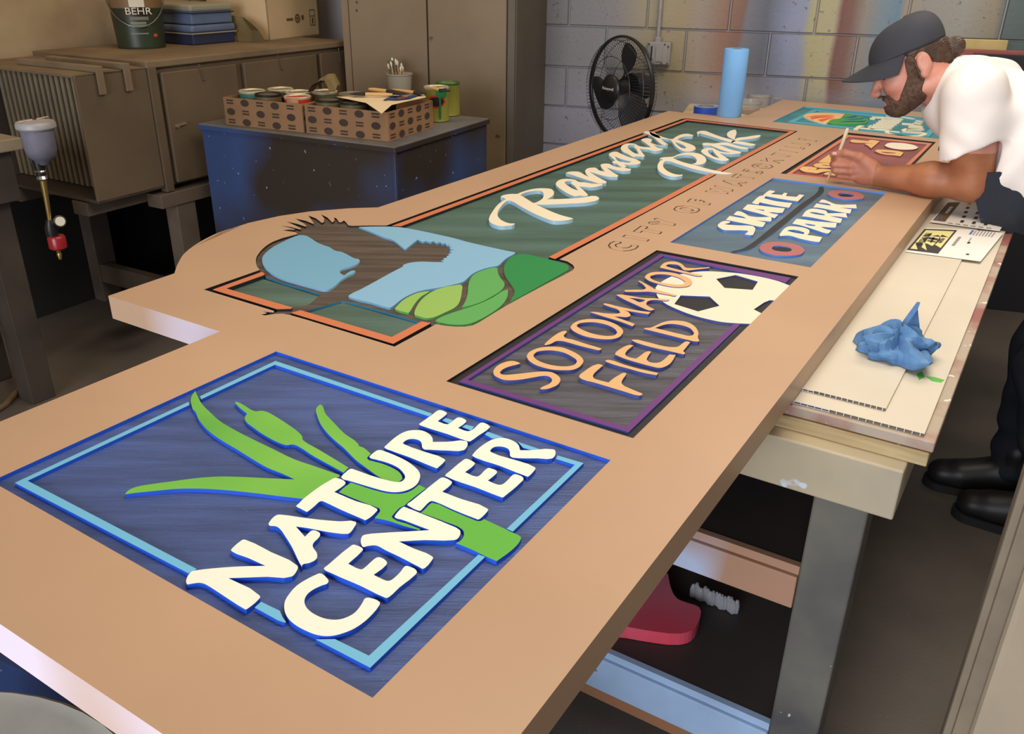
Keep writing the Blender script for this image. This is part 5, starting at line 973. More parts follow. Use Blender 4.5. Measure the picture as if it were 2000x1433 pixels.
# ------------------------------------------------------------------ pedestal fan
M_fan = mat('fan_black', (30, 29, 30), 0.4); M_fan2 = mat('fan_blade', (36, 35, 38), 0.45); M_fanw = mat('fan_wire', (40, 40, 42), 0.4)
fa = Vector((-0.84, -0.54, 0.02)).normalized(); fc = at_y(1212, 172, 4.12); R0 = 0.222
fs = fa.cross(Zv).normalized(); fu = fs.cross(fa)
fan = thing('pedestal_fan', 'black pedestal fan with wire cage standing by the block wall', 'fan', Vector((fc.x, fc.y, 0)) - fa * 0.05)
def fp(r, a, h): return fc + (fs * math.cos(a) + fu * math.sin(a)) * r + fa * h
m = MB(); m.rings([[fp(R0 + 0.006 * math.cos(q * 1.0472), 2 * math.pi * k / 64, 0.012 * math.sin(q * 1.0472)) for q in range(6)] for k in range(64)], closed=True); make('cage_ring', m, [M_fan], fan, smooth=60)
for nm, sg_ in (('front_cage', 1), ('rear_cage', -1)):
    m = MB(); nW = 84
    for k in range(nW):
        a = 2 * math.pi * k / nW; pts = [fp(0.05, a, 0.058 * sg_), fp(R0 * 0.62, a + 0.18, 0.060 * sg_), fp(R0 * 0.92, a + 0.24, 0.040 * sg_), fp(R0, a + 0.26, 0.004 * sg_)]; m.tube(pts, 0.0009, 4, cap=False)
    for rr, hh in ((R0 * 0.62, 0.061), (R0 * 0.93, 0.040)): m.rings([[fp(rr + 0.0014 * math.cos(q * 1.5708), 2 * math.pi * k / 48, hh * sg_ + 0.0014 * math.sin(q * 1.5708)) for q in range(4)] for k in range(48)], closed=True)
    make(nm, m, [M_fanw], fan, kind='stuff')
m = MB(); m.lathe(fc + fa * 0.056, [(0.060, -0.004), (0.062, 0.004), (0.052, 0.014), (0.001, 0.018)], 32, axis=fa); hub_o = make('front_cap', m, [M_fan], fan, smooth=50)
tx = MB(); add_text(tx, 'Honeywell', 0.019, fc + fa * 0.0745, fs if fs.x > 0 else -fs, fu, depth=0.0006); make('brand_lettering', tx, [mat('fan_silver', (190, 190, 190), 0.4)], hub_o, kind='stuff')
m = MB(); m.lathe(fc, [(0.035, -0.03), (0.038, 0.03), (0.001, 0.036)], 20, axis=fa); make('blade_hub', m, [M_fan], fan, smooth=40)
for b in range(3):
    a0 = 1.75 + b * 2.0944; m = MB(); pts = []
    for i in range(7):
        r = 0.035 + (R0 * 0.88 - 0.035) * i / 6; w = (0.28 + 0.62 * math.sin(math.pi * (0.12 + 0.72 * i / 6))) ; row = []
        for j in range(7): t = j / 6 - 0.5; row.append(fp(r, a0 + t * w * 1.25 + 0.10 * i / 6, 0.030 * t * 2 * (1 - 0.3 * i / 6)))
        pts.append(row)
    m.grid(pts); m.grid([[p - fa * 0.003 for p in reversed(r)] for r in pts]); make('fan_blade', m, [M_fan2], fan, smooth=50)
m = MB(); m.lathe(fc - fa * 0.06, [(0.062, 0.0), (0.066, -0.05), (0.05, -0.10), (0.02, -0.115), (0.001, -0.116)], 24, axis=fa); make('motor_housing', m, [M_fan], fan, smooth=40)
pb2 = fc - fa * 0.10; m = MB(); m.tube([Vector((pb2.x, pb2.y, 0.03)), Vector((pb2.x, pb2.y, fc.z - 0.06)), pb2], [0.016, 0.014, 0.022], 14); make('fan_pole', m, [M_fan], fan, smooth=50)
m = MB(); m.lathe(Vector((pb2.x, pb2.y, 0)), [(0.001, 0), (0.16, 0), (0.16, 0.012), (0.06, 0.035), (0.02, 0.05), (0.001, 0.05)], 32, cap=False); make('fan_base', m, [M_fan], fan, smooth=40)
# ------------------------------------------------------------------ electrical box and conduit
M_ebox = mat('box_painted', (150, 146, 142), 0.5, noise_amt=0.08); e0 = on_wall(1287, 104, 0.03); eb = thing('electrical_box', 'painted grey electrical box with conduit on the block wall above the fan', 'electrical box', e0)
m = MB(); m.obox(e0, WD, WN, Zv, 0.118, 0.05, 0.112); make('box_body', m, [M_ebox], eb, bevel=0.005)
m = MB(); m.obox(e0 + WN * 0.028, WD, WN, Zv, 0.092, 0.006, 0.100); make('cover_plate', m, [M_ebox], eb, bevel=0.002)
m = MB(); m.obox(e0 + WN * 0.032 + WD * -0.034, WD, WN, Zv, 0.007, 0.004, 0.072); make('cover_slot', m, [M_dark], eb)
m = MB(); m.obox(e0 + WN * 0.034 + WD * 0.004, WD, WN, Zv, 0.034, 0.006, 0.074); make('switch_plate', m, [M_ebox], eb, bevel=0.002)
for a, b in ((-0.05, 0.045), (0.03, 0.045), (0.048, 0.035), (0.02, -0.045), (0.05, -0.045)): m = MB(); m.lathe(e0 + WN * 0.031 + WD * a + Zv * b, [(0.005, 0), (0.004, 0.003)], 8, axis=WN); make('screw', m, [M_steel3], eb)
m = MB(); c0_ = e0 + WD * -0.012 - WN * 0.005; m.tube([c0_ + Zv * 0.05, c0_ + Zv * 1.2], 0.0105, 12); make('conduit', m, [M_ebox], eb, smooth=60)
m = MB(); m.lathe(c0_ + Zv * 0.056, [(0.020, 0), (0.020, 0.016), (0.014, 0.022)], 12); make('conduit_nut', m, [M_ebox], eb)
# ------------------------------------------------------------------ back bench with tape, tubs, and the towel roll on the sign
M_bb = mat('back_bench_top', (196, 178, 138), 0.7, noise_amt=0.1); bb = thing('back_bench', 'low pale bench behind the far end of the sign holding tubs and tape', 'bench', Vector((1.0, 4.2, 0)))
def bbx(name, s0, s1, n0, n1, z0, z1, mt): m = MB(); q = [W0 + WD * s + WN * n for s, n in ((s0, n1), (s1, n1), (s1, n0), (s0, n0))]; m.hexa([p + Zv * z0 for p in q] + [p + Zv * z1 for p in q]); return make(name, m, [mt], bb, bevel=0.003)
bbx('bench_top', -0.10, 0.44, 0.03, 0.56, 0.845, 0.868, M_bb)
for s, n in ((-0.08, 0.06), (0.38, 0.06), (-0.08, 0.50), (0.38, 0.50)): bbx('leg', s, s + 0.04, n, n + 0.04, 0, 0.845, M_oldwood)
M_roll = mat('roll_blue', (120, 176, 228), 0.85, bump=0.2, bump_scale=250, noise_amt=0.03); M_core = mat('roll_core', (176, 150, 116), 0.8)
rb = at_z(1424, 226.5, ZT); rr_ = 0.0505; hr = 0.272; ro = thing('paper_towel_roll', 'tall roll of blue paper shop towels standing on the far end of the sign', 'paper roll', rb + Zv * 0.0005)
m = MB(); m.lathe(rb + Zv * 0.0005, [(0.019, 0), (rr_ - 0.002, 0), (rr_, 0.003), (rr_, hr - 0.003), (rr_ - 0.002, hr), (0.019, hr)], 40, cap=False); make('towel_roll', m, [M_roll], ro, smooth=40)
m = MB(); m.lathe(rb + Zv * 0.0005, [(0.019, 0), (0.019, hr - 0.001), (0.017, hr - 0.001), (0.017, 0)], 24, cap=False); make('cardboard_core', m, [M_core], ro, smooth=40)
zb = 0.8685
M_tape = mat('tape_blue', (44, 84, 190), 0.5); M_tape2 = mat('tape_face', (132, 158, 206), 0.6)
tp = at_z(1378, 214.5, zb + 0.03); tp = Vector((tp.x, tp.y, zb)); to = thing('masking_tape_roll', 'roll of blue masking tape on the back bench beside the towel roll', 'tape roll', tp)
m = MB(); m.lathe(tp, [(0.036, 0.0), (0.055, 0.0), (0.055, 0.046), (0.036, 0.046)], 36, cap=False); make('tape', m, [M_tape], to, smooth=40); m = MB(); m.lathe(tp + Zv * 0.0462, [(0.054, 0), (0.054, 0.0008), (0.037, 0.0008), (0.037, 0)], 36, cap=False); make('tape_side', m, [M_tape2], to); m = MB(); m.lathe(tp, [(0.036, 0), (0.036, 0.045), (0.034, 0.045), (0.034, 0)], 30, cap=False); make('tape_core', m, [M_core], to)
M_tub = mat('clear_tub', (200, 198, 196), 0.12, alpha=0.35, spec=0.6); M_tubp = mat('tub_paint', (150, 108, 62), 0.5)
for (px, py, r, h, lb, fill) in ((1462, 208, 0.062, 0.055, 'clear plastic tub with brown paint residue beside the towel roll', M_tubp), (1483, 196, 0.058, 0.060, 'clear plastic deli tub in the middle of the back bench', None), (1518, 195, 0.048, 0.045, 'clear plastic tub nearest the sign end on the back bench', M_dark)):
    c = at_z(px, py, zb + 0.03); c = Vector((c.x, c.y, zb)); t = thing('plastic_tub', lb, 'tub', c, 'clear tubs on the back bench')
    m = MB(); m.lathe(c, [(0.001, 0), (r * 0.85, 0), (r * 0.97, h), (r, h), (r, h + 0.004), (r * 0.94, h + 0.004), (r * 0.82, 0.003), (0.001, 0.003)], 28, cap=False); make('tub_shell', m, [M_tub], t, smooth=40)
    if fill: m = MB(); m.lathe(c, [(0.001, 0.004), (r * 0.83, 0.004), (r * 0.86, h * 0.35), (0.001, h * 0.35)], 24, cap=False); make('paint_residue', m, [fill], t, smooth=40)
    m = MB(); m.lathe(c, [(r * 0.99, h * 0.86), (r * 1.01, h * 0.9), (r * 1.0, h * 0.94)], 28, cap=False); make('tub_band', m, [M_lgrey], t, smooth=40)
q = [at_z(a, b, zb + 0.0005) for a, b in ((1395, 209), (1452, 211), (1482, 213), (1450, 226), (1400, 224))]; m = MB(); m.slab(order(q), (0, 0, 1), 0.0003); make('manila_sheet', m, [mat('manila', (226, 204, 150), 0.8)], label='manila card sheet on the back bench behind the towel roll', cat='card')
# ------------------------------------------------------------------ boards leaning behind the painter
def wb(name, label, cat_, s0, s1, n0, n1, z0, z1, mt, bevel=0.003):
    m = MB(); q = [W0 + WD * s + WN * n for s, n in ((s0, n1), (s1, n1), (s1, n0), (s0, n0))]; m.hexa([p + Zv * z0 for p in q] + [p + Zv * z1 for p in q]); return make(name, m, [mt], bevel=bevel, label=label, cat=cat_)
sA = (at_plane(1868, 100, W0 + WN * 0.2, WN) - W0).dot(WD); zA = at_plane(1900, 97, W0 + WN * 0.2, WN).z
wb('maroon_board', 'maroon painted board standing behind the black panel by the painter', 'board', sA, sA + 0.95, 0.16, 0.18, 0, zA, mat('board_maroon', (150, 82, 76), 0.6, noise_amt=0.08))
sB = (at_plane(1905, 110, W0 + WN * 0.26, WN) - W0).dot(WD); zB = at_plane(1930, 107, W0 + WN * 0.26, WN).z
wb('black_panel', 'black panel standing behind the painter at the right edge', 'panel', sB, sB + 0.9, 0.20, 0.225, 0, zB, mat('panel_black', (34, 34, 40), 0.6))
sC = (at_plane(1872, 84, W0 + WN * 0.12, WN) - W0).dot(WD); sC2 = (at_plane(1968, 84, W0 + WN * 0.12, WN) - W0).dot(WD); zC = at_plane(1920, 77, W0 + WN * 0.12, WN).z
wb('wood_batten', 'pale wooden batten standing upright against the wall behind the maroon board', 'batten', sC, sC2, 0.10, 0.13, 0, zC, mat('batten_pale', (190, 170, 112), 0.65, noise_amt=0.1))
# ------------------------------------------------------------------ beige steel locker edge at the right front
M_lock = mat('locker_beige', (182, 164, 138), 0.5, noise_amt=0.05, noise_scale=5, speck=((120, 84, 50), 16, 0.76)); M_lock2 = mat('locker_edge', (140, 126, 104), 0.6, noise_amt=0.1, speck=((150, 96, 50), 20, 0.74))
k0 = Vector((0.83, 1.19, 0)); kd = Vector((0.80, -0.35, 0)).normalized(); kn = Vector((kd.y, -kd.x, 0))
lk = thing('steel_door_panel', 'loose beige steel door panel with rounded edge standing at the lower right corner', 'door panel', k0 + kd * 0.3)
def kbox(name, a0, a1, n0, n1, z0, z1, mt, bevel): m = MB(); q = [k0 + kd * a + kn * n for a, n in ((a0, n0), (a1, n0), (a1, n1), (a0, n1))]; m.hexa([p + Zv * z0 for p in q] + [p + Zv * z1 for p in q]); return make(name, m, [mt], lk, bevel=bevel)
kbox('locker_side', 0.0, 0.55, 0.0, -0.03, 0.0, 0.90, M_lock2, 0.004)
kbox('door_flange', 0.012, 0.54, 0.012, 0.001, 0.01, 0.89, M_lock2, 0.003)
kbox('locker_door', 0.036, 0.54, 0.036, 0.013, 0.02, 0.88, M_lock, 0.012)
# ------------------------------------------------------------------ the painter, grown from blended volumes in bench coordinates (u, v, z)
import numpy as np
class Vol:
    def __init__(s, lo, hi, h):
        s.h = h; s.lo = np.array(lo, float); s.n = [int(math.ceil((hi[i] - lo[i]) / h)) + 1 for i in range(3)]
        s.ax = [s.lo[i] + h * np.arange(s.n[i]) for i in range(3)]; s.D = np.full(s.n, 0.5, np.float32)
    def _sl(s, lo, hi):
        sl = []
        for i in range(3):
            a = max(0, int((lo[i] - s.lo[i]) / s.h)); b = min(s.n[i], int((hi[i] - s.lo[i]) / s.h) + 2)
            if b <= a: return None
            sl.append(slice(a, b))
        return tuple(sl)
    def _grid(s, sl): return s.ax[0][sl[0]][:, None, None], s.ax[1][sl[1]][None, :, None], s.ax[2][sl[2]][None, None, :]
    def _join(s, sl, d, k, op):
        a = s.D[sl]
        if op == 'add': hh = np.maximum(k - np.abs(a - d), 0) / k; s.D[sl] = np.minimum(a, d) - hh * hh * k * 0.25
        elif op == 'sub': b = -d; hh = np.maximum(k - np.abs(a - b), 0) / k; s.D[sl] = np.maximum(a, b) + hh * hh * k * 0.25
    @staticmethod
    def d_cap(g, p0, p1, r0, r1, sc=(1, 1, 1)):
        X, Y, Z = g; a = np.array(p0, float); b = np.array(p1, float); s_ = np.array(sc, float)
        ab = (b - a) * s_; L2 = max(1e-9, ab @ ab); px, py, pz_ = (X - a[0]) * s_[0], (Y - a[1]) * s_[1], (Z - a[2]) * s_[2]
        t = np.clip((px * ab[0] + py * ab[1] + pz_ * ab[2]) / L2, 0, 1)
        return np.sqrt((px - ab[0] * t) ** 2 + (py - ab[1] * t) ** 2 + (pz_ - ab[2] * t) ** 2) - (r0 + (r1 - r0) * t)
    def cap(s, p0, p1, r0, r1=None, k=0.01, op='add', sc=(1, 1, 1), cut=None):
        r1 = r0 if r1 is None else r1; m = max(r0, r1) / min(sc) + k + 3 * s.h
        sl = s._sl([min(p0[i], p1[i]) - m for i in range(3)], [max(p0[i], p1[i]) + m for i in range(3)])
        if sl is None: return s
        g = s._grid(sl); d = s.d_cap(g, p0, p1, r0, r1, sc)
        if cut: n, c = cut; d = np.maximum(d, (g[0] - c[0]) * n[0] + (g[1] - c[1]) * n[1] + (g[2] - c[2]) * n[2])
        s._join(sl, d.astype(np.float32), k, op); return s
    def ell(s, c, r, A=None, k=0.01, op='add'):
        m = max(r) + k + 3 * s.h; sl = s._sl([c[i] - m for i in range(3)], [c[i] + m for i in range(3)])
        if sl is None: return s
        X, Y, Z = s._grid(sl); q = [X - c[0], Y - c[1], Z - c[2]]; A = A or ((1, 0, 0), (0, 1, 0), (0, 0, 1))
        l = [(q[0] * A[i][0] + q[1] * A[i][1] + q[2] * A[i][2]) for i in range(3)]
        k0 = np.sqrt(sum((l[i] / r[i]) ** 2 for i in range(3))); k1 = np.sqrt(sum((l[i] / r[i] ** 2) ** 2 for i in range(3))) + 1e-6
        s._join(sl, (k0 * (k0 - 1) / k1).astype(np.float32), k, op); return s
    def mesh(s):
        D = s.D; sg = D < 0; n = s.n
        cnt = np.zeros([x - 1 for x in n], np.uint8)
        for a in (0, 1):
            for b in (0, 1):
                for c in (0, 1): cnt += sg[a:n[0] - 1 + a, b:n[1] - 1 + b, c:n[2] - 1 + c]
        idx = np.argwhere((cnt > 0) & (cnt < 8)); vid = np.full(cnt.shape, -1, np.int32); vid[tuple(idx.T)] = np.arange(len(idx))
        acc = np.zeros((len(idx), 3)); num = np.zeros(len(idx)); I, J, K = idx.T
        cor = [(a, b, c) for a in (0, 1) for b in (0, 1) for c in (0, 1)]
        for p in cor:
            for ax_ in range(3):
                if p[ax_]: continue
                q = list(p); q[ax_] = 1; d0 = D[I + p[0], J + p[1], K + p[2]]; d1 = D[I + q[0], J + q[1], K + q[2]]; cr = (d0 < 0) != (d1 < 0)
                t = np.where(cr, d0 / np.where(cr, d0 - d1, 1), 0); pos = np.array(p, float)[None, :].repeat(len(idx), 0); pos[:, ax_] += t
                acc += pos * cr[:, None]; num += cr
        V = s.lo + (idx + acc / num[:, None]) * s.h; F = []
        for ax_ in range(3):
            o1, o2 = (ax_ + 1) % 3, (ax_ + 2) % 3
            sa = [slice(None)] * 3; sb = [slice(None)] * 3; sa[ax_] = slice(0, n[ax_] - 1); sb[ax_] = slice(1, None)
            ch = sg[tuple(sa)] != sg[tuple(sb)]; E = np.argwhere(ch); E = E[(E[:, o1] > 0) & (E[:, o2] > 0) & (E[:, o1] < n[o1] - 1) & (E[:, o2] < n[o2] - 1)]
            if not len(E): continue
            def cell(d1, d2): q = E.copy(); q[:, o1] -= d1; q[:, o2] -= d2; return vid[tuple(q.T)]
            quad = np.stack([cell(1, 1), cell(0, 1), cell(0, 0), cell(1, 0)], 1); inside = sg[tuple(E.T)]
            quad[~inside] = quad[~inside][:, ::-1]; F.append(quad)
        F = np.concatenate(F); F = F[(F >= 0).all(1)]; return V, F
def uvz(p): return UX * float(p[0]) + VX * float(p[1]) + Vector((0, 0, float(p[2])))
def vol_part(name, vol, mats, parent, midx=None, **k):
    V, F = vol.mesh(); m = MB(); m.v = [uvz(p) for p in V]; m.f = [tuple(int(i) for i in f) for f in F]
    m.m = [0] * len(F) if midx is None else [int(x) for x in midx(V[F].mean(1))]
    o = make(name, m, mats, parent, smooth=180, **k); return o
# head frame: f forward, t up, w towards the camera
HU, HO = 2.80, (0.400, 1.266); PH = math.radians(28); KS = 1.02; YW = math.radians(11); CY_, SY_ = math.cos(YW), math.sin(YW)
def hl(f, t, w=0.0):
    f, w = (f * CY_ - w * SY_) * KS, (f * SY_ + w * CY_) * KS; t *= KS
    return (HU - w, HO[0] + f * math.cos(PH) + t * math.sin(PH), HO[1] - f * math.sin(PH) + t * math.cos(PH))
HA = ((-SY_, CY_ * math.cos(PH), -CY_ * math.sin(PH)), (0, math.sin(PH), math.cos(PH)), (-CY_, -SY_ * math.cos(PH), SY_ * math.sin(PH)))          # rows: f, t, w axes
def hell(vol, f, t, w, rf, rt, rw, **k): return vol.ell(hl(f, t, w), (rf * KS, rt * KS, rw * KS), HA, **k)
def hcap(vol, a, b, r0, r1=None, **k): return vol.cap(hl(*a), hl(*b), r0 * KS, (r1 if r1 is not None else r0) * KS, **k)
def face_volume(v):
    hell(v, 0.006, 0.046, 0, 0.090, 0.082, 0.076, k=0.02)                     # skull
    hell(v, 0.040, -0.022, 0, 0.058, 0.082, 0.060, k=0.025)                    # face mass
    for s in (-1, 1):
        hcap(v, (0.008, -0.055, 0.050 * s), (0.072, -0.078, 0.018 * s), 0.020, 0.018, k=0.025)      # jaw
        hell(v, 0.066, -0.020, 0.038 * s, 0.024, 0.022, 0.020, k=0.02)        # cheek
        hcap(v, (0.090, 0.034, 0.012 * s), (0.078, 0.034, 0.040 * s), 0.010, 0.009, k=0.014)        # brow
        hell(v, 0.104, 0.011, 0.031 * s, 0.018, 0.013, 0.017, k=0.008, op='sub')                    # eye socket
        hell(v, 0.077, 0.010, 0.032 * s, 0.014, 0.012, 0.014, k=0.004)        # closed-down lid
        hell(v, 0.113, -0.029, 0.012 * s, 0.010, 0.008, 0.008, k=0.006)       # nostril wing
    hcap(v, (0.074, -0.083, -0.010), (0.074, -0.083, 0.010), 0.022, k=0.02)   # chin
    hcap(v, (0.094, 0.022, 0), (0.118, -0.022, 0), 0.0085, 0.0125, k=0.010)   # nose
    hell(v, 0.120, -0.025, 0, 0.012, 0.010, 0.011, k=0.008)
    hcap(v, (0.098, -0.056, -0.018), (0.098, -0.056, 0.018), 0.0075, k=0.010); hcap(v, (0.096, -0.068, -0.016), (0.096, -0.068, 0.016), 0.008, k=0.008)
    for s in (-1, 1):
        hell(v, -0.018, 0.004, 0.077 * s, 0.018, 0.030, 0.009, k=0.008)        # ear
        hell(v, -0.016, 0.008, 0.088 * s, 0.010, 0.018, 0.006, k=0.005, op='sub'); hell(v, -0.010, -0.024, 0.076 * s, 0.010, 0.010, 0.008, k=0.006)
    v.cap(hl(-0.035, -0.035), (2.815, 0.300, 1.205), 0.057, 0.062, k=0.03)     # neck
    v.cap(hl(-0.03, -0.05, 0.045), (2.74, 0.27, 1.20), 0.020, 0.03, k=0.03)    # neck muscle on the near side
M_skin = mat('skin_face', (208, 150, 128), 0.5, rgb2=(190, 122, 104), noise_scale=14, bump=0.12, bump_scale=220); M_arm = mat('skin_arm', (172, 112, 78), 0.5, rgb2=(152, 92, 62), noise_scale=16, bump=0.15, bump_scale=180); M_hand = mat('skin_hand', (188, 124, 96), 0.5, rgb2=(168, 102, 80), noise_scale=22, bump=0.15, bump_scale=160)
foot0 = uv(2.72, -0.14, 0.0); man = thing('person', 'person in white T-shirt and dark cap leaning over the sign painting letters with a brush', 'person', foot0)
body = Vol((2.52, -0.02, 0.915), (3.14, 0.66, 1.42), 0.0034)
face_volume(body)
body.cap((2.84, 0.24, 1.175), (2.85, 0.10, 1.11), 0.10, 0.11, k=0.04, sc=(0.72, 1, 1))
SH = (2.668, 0.222, 1.205); EL = (2.690, 0.186, 0.985); WR = (2.714, 0.432, 0.966)
body.cap(SH, EL, 0.060, 0.046, k=0.03).cap((2.67, 0.20, 1.09), (2.69, 0.185, 1.03), 0.052, 0.046, k=0.02)
body.cap((2.690, 0.180, 0.981), (2.700, 0.290, 0.978), 0.043, 0.045, k=0.03).cap((2.700, 0.290, 0.978), WR, 0.045, 0.029, k=0.03, sc=(1.0, 1, 1))
body.cap((3.02, 0.20, 1.19), (3.05, 0.03, 0.96), 0.058, 0.046, k=0.03)
# left hand lying on its side, thumb up, fingers curled round the brush
body.ell((2.712, 0.472, 0.976), (0.021, 0.045, 0.040), None, k=0.018)
mcp = [(2.702, 0.503, 1.006), (2.696, 0.508, 0.990), (2.695, 0.506, 0.973), (2.698, 0.498, 0.957)]
pip_ = [(2.704, 0.549, 1.004), (2.696, 0.556, 0.987), (2.696, 0.551, 0.970), (2.700, 0.538, 0.955)]
dip_ = [(2.722, 0.566, 0.999), (2.722, 0.567, 0.983), (2.722, 0.560, 0.966), (2.722, 0.546, 0.951)]
tip_ = [(2.737, 0.562, 0.992), (2.740, 0.552, 0.978), (2.740, 0.545, 0.962), (2.738, 0.532, 0.948)]
for i in range(4):
    r = (0.0098, 0.0102, 0.0098, 0.0086)[i]
    body.cap((2.714, 0.46, 0.978 + 0.006 * (1.5 - i)), mcp[i], 0.014, r * 1.12, k=0.008).cap(mcp[i], pip_[i], r * 1.08, r, k=0.0035).cap(pip_[i], dip_[i], r, r * 0.92, k=0.003).cap(dip_[i], tip_[i], r * 0.92, r * 0.8, k=0.003)
body.cap((2.712, 0.452, 0.994), (2.700, 0.490, 1.018), 0.018, 0.0145, k=0.015).cap((2.700, 0.490, 1.018), (2.700, 0.532, 1.024), 0.0140, 0.0122, k=0.006).cap((2.700, 0.532, 1.024), (2.706, 0.568, 1.014), 0.0122, 0.0100, k=0.004)
def body_m(c): return np.where((c[:, 2] < 1.06) & (c[:, 1] > 0.44), 2, np.where((c[:, 2] < 1.075), 1, 0))
bo = vol_part('body', body, [M_skin, M_arm, M_hand], man, body_m, label='bearded face in profile and bare tanned forearm')
# thumbnail
m = MB(); m.obox(uvz((2.6925, 0.561, 1.0205)), UX, VX, Zv, 0.004, 0.013, 0.009); make('thumbnail', m, [mat('nail', (226, 176, 156), 0.35)], bo, bevel=0.0018)
# eye
ey_ = MB(); c = uvz(hl(0.0815, 0.0075, 0.0375)); ey_.lathe(c - UX * 0.0, [(0.0001, -0.0095), (0.006, -0.0075), (0.0092, -0.003), (0.0095, 0.0), (0.0092, 0.003), (0.006, 0.0075), (0.0001, 0.0095)], 16); make('eye', ey_, [mat('eye_dark', (50, 34, 28), 0.3)], bo, smooth=80)
# beard, moustache, brows, hair
M_beard = mat('beard_brown', (62, 44, 34), 0.85, rgb2=(98, 72, 56), noise_scale=90, bump=1.0, bump_scale=260, thr=(0.35, 0.7)); M_hair = mat('hair_brown', (52, 36, 26), 0.55, rgb2=(84, 60, 42), noise_scale=60, stretch=(1, 1, 1), bump=0.8, bump_scale=160)
bv_ = Vol(tuple(min(hl(a, b, c)[i] for a in (-0.05, 0.14) for b in (-0.15, 0.07) for c in (-0.09, 0.09)) for i in range(3)), tuple(max(hl(a, b, c)[i] for a in (-0.05, 0.14) for b in (-0.15, 0.07) for c in (-0.09, 0.09)) for i in range(3)), 0.0026)
face_volume(bv_); G = bv_._grid((slice(0, None),) * 3)
nz_ = 0.0016 * np.sin(G[0] * 900 + G[2] * 700) * np.sin(G[1] * 850 - G[2] * 600) * np.cos(G[2] * 800 + G[0] * 300)
skin_d = bv_.D - 0.0042 + nz_
reg = Vol((0, 0, 0), (0.01, 0.01, 0.01), 0.01); reg.h = bv_.h; reg.lo = bv_.lo; reg.n = bv_.n; reg.ax = bv_.ax; reg.D = np.full(bv_.n, 0.5, np.float32)
for s in (-1, 1):
    hcap(reg, (0.012, 0.026, 0.066 * s), (0.012, -0.03, 0.066 * s), 0.015, 0.019, k=0.006); hcap(reg, (0.014, -0.03, 0.064 * s), (0.034, -0.066, 0.050 * s), 0.022, 0.029, k=0.006); hcap(reg, (0.030, -0.078, 0.048 * s), (0.082, -0.086, 0.0), 0.030, 0.032, k=0.006)
    hcap(reg, (0.110, -0.043, 0.0), (0.094, -0.052, 0.030 * s), 0.0075, 0.0075, k=0.004); hcap(reg, (0.094, -0.052, 0.030 * s), (0.082, -0.075, 0.032 * s), 0.011, 0.018, k=0.004)
hell(reg, 0.090, -0.084, 0, 0.034, 0.022, 0.036, k=0.006)
hcap(reg, (0.108, -0.061, -0.02), (0.108, -0.061, 0.02), 0.0085, k=0.003, op='sub')
chin = Vol((0, 0, 0), (0.01, 0.01, 0.01), 0.01); chin.h = bv_.h; chin.lo = bv_.lo; chin.n = bv_.n; chin.ax = bv_.ax; chin.D = (skin_d).astype(np.float32)
hell(chin, 0.086, -0.084, 0, 0.024, 0.018, 0.026, k=0.012); bv_.D = np.maximum(chin.D + 0.4 * nz_, reg.D).astype(np.float32)
vol_part('beard', bv_, [M_beard], man, label='short dark brown beard')
for s in (-1, 1):
    m = MB(); m.tube([uvz(hl(0.101, 0.030, 0.010 * s)), uvz(hl(0.099, 0.035, 0.024 * s)), uvz(hl(0.086, 0.031, 0.043 * s))], [0.003, 0.0042, 0.002], 8); make('eyebrow', m, [M_hair], man, smooth=60)
hv = Vol(tuple(min(hl(a, b, c)[i] for a in (-0.16, 0.06) for b in (-0.10, 0.10) for c in (-0.10, 0.10)) for i in range(3)), tuple(max(hl(a, b, c)[i] for a in (-0.16, 0.06) for b in (-0.10, 0.10) for c in (-0.10, 0.10)) for i in range(3)), 0.003)
hell(hv, -0.002, 0.038, 0, 0.087, 0.044, 0.080, k=0.01); hell(hv, -0.048, 0.012, 0, 0.044, 0.045, 0.060, k=0.02); hell(hv, 0.0, -0.02, 0.09, 0.055, 0.04, 0.03, k=0.005, op='sub') if False else None
hcap(hv, (-0.072, 0.026, 0.0), (-0.098, 0.014, 0.004), 0.022, 0.020, k=0.01); hell(hv, -0.106, 0.012, 0.004, 0.022, 0.026, 0.024, k=0.006); hcap(hv, (-0.07, -0.015, 0.01), (-0.085, -0.04, 0.0), 0.028, 0.018, k=0.02)
for s in (-1, 1): hell(hv, 0.045, -0.005, 0.085 * s, 0.055, 0.050, 0.030, k=0.008, op='sub'); hell(hv, -0.014, -0.002, 0.088 * s, 0.026, 0.040, 0.022, k=0.006, op='sub')
g_ = hv._grid((slice(0, None),) * 3); hv.D = (hv.D + 0.0012 * np.sin(g_[2] * 700 + g_[1] * 500 + 3 * np.sin(g_[0] * 90))).astype(np.float32)
vol_part('hair', hv, [M_hair], man, label='brown hair tied in a small bun')
# ---- cap
M_cap = mat('cap_charcoal', (52, 53, 60), 0.8, noise_amt=0.08, noise_scale=10, bump=0.2, bump_scale=500); M_capd = mat('cap_under', (38, 38, 44), 0.8, bump=0.3, bump_scale=300); M_logo = mat('cap_logo', (92, 100, 112), 0.6)
def hw(f, t, w): return uvz(hl(f, t, w))
m = MB(); na, ne = 56, 16; rows = []
def dome(a, e, off=0.0):
    ca, sa = math.cos(a), math.sin(a); se = math.sin(e) ** 0.92; ce = math.cos(e) ** 0.72 if e < math.pi / 2 - 1e-6 else 0.0
    rf = 0.116 if ca > 0 else 0.088; base = 0.050 - 0.002 * ca
    seam = 1 - 0.010 * (abs(math.sin(3 * a)) < 0.06)
    return hw(-0.002 + (rf + off) * ca * ce * seam - 0.010 * se, base + (0.089 + off) * se, (0.0865 + off) * sa * ce * seam)
for i in range(ne + 1): rows.append([dome(2 * math.pi * k / na, (math.pi / 2) * i / ne) for k in range(na)])
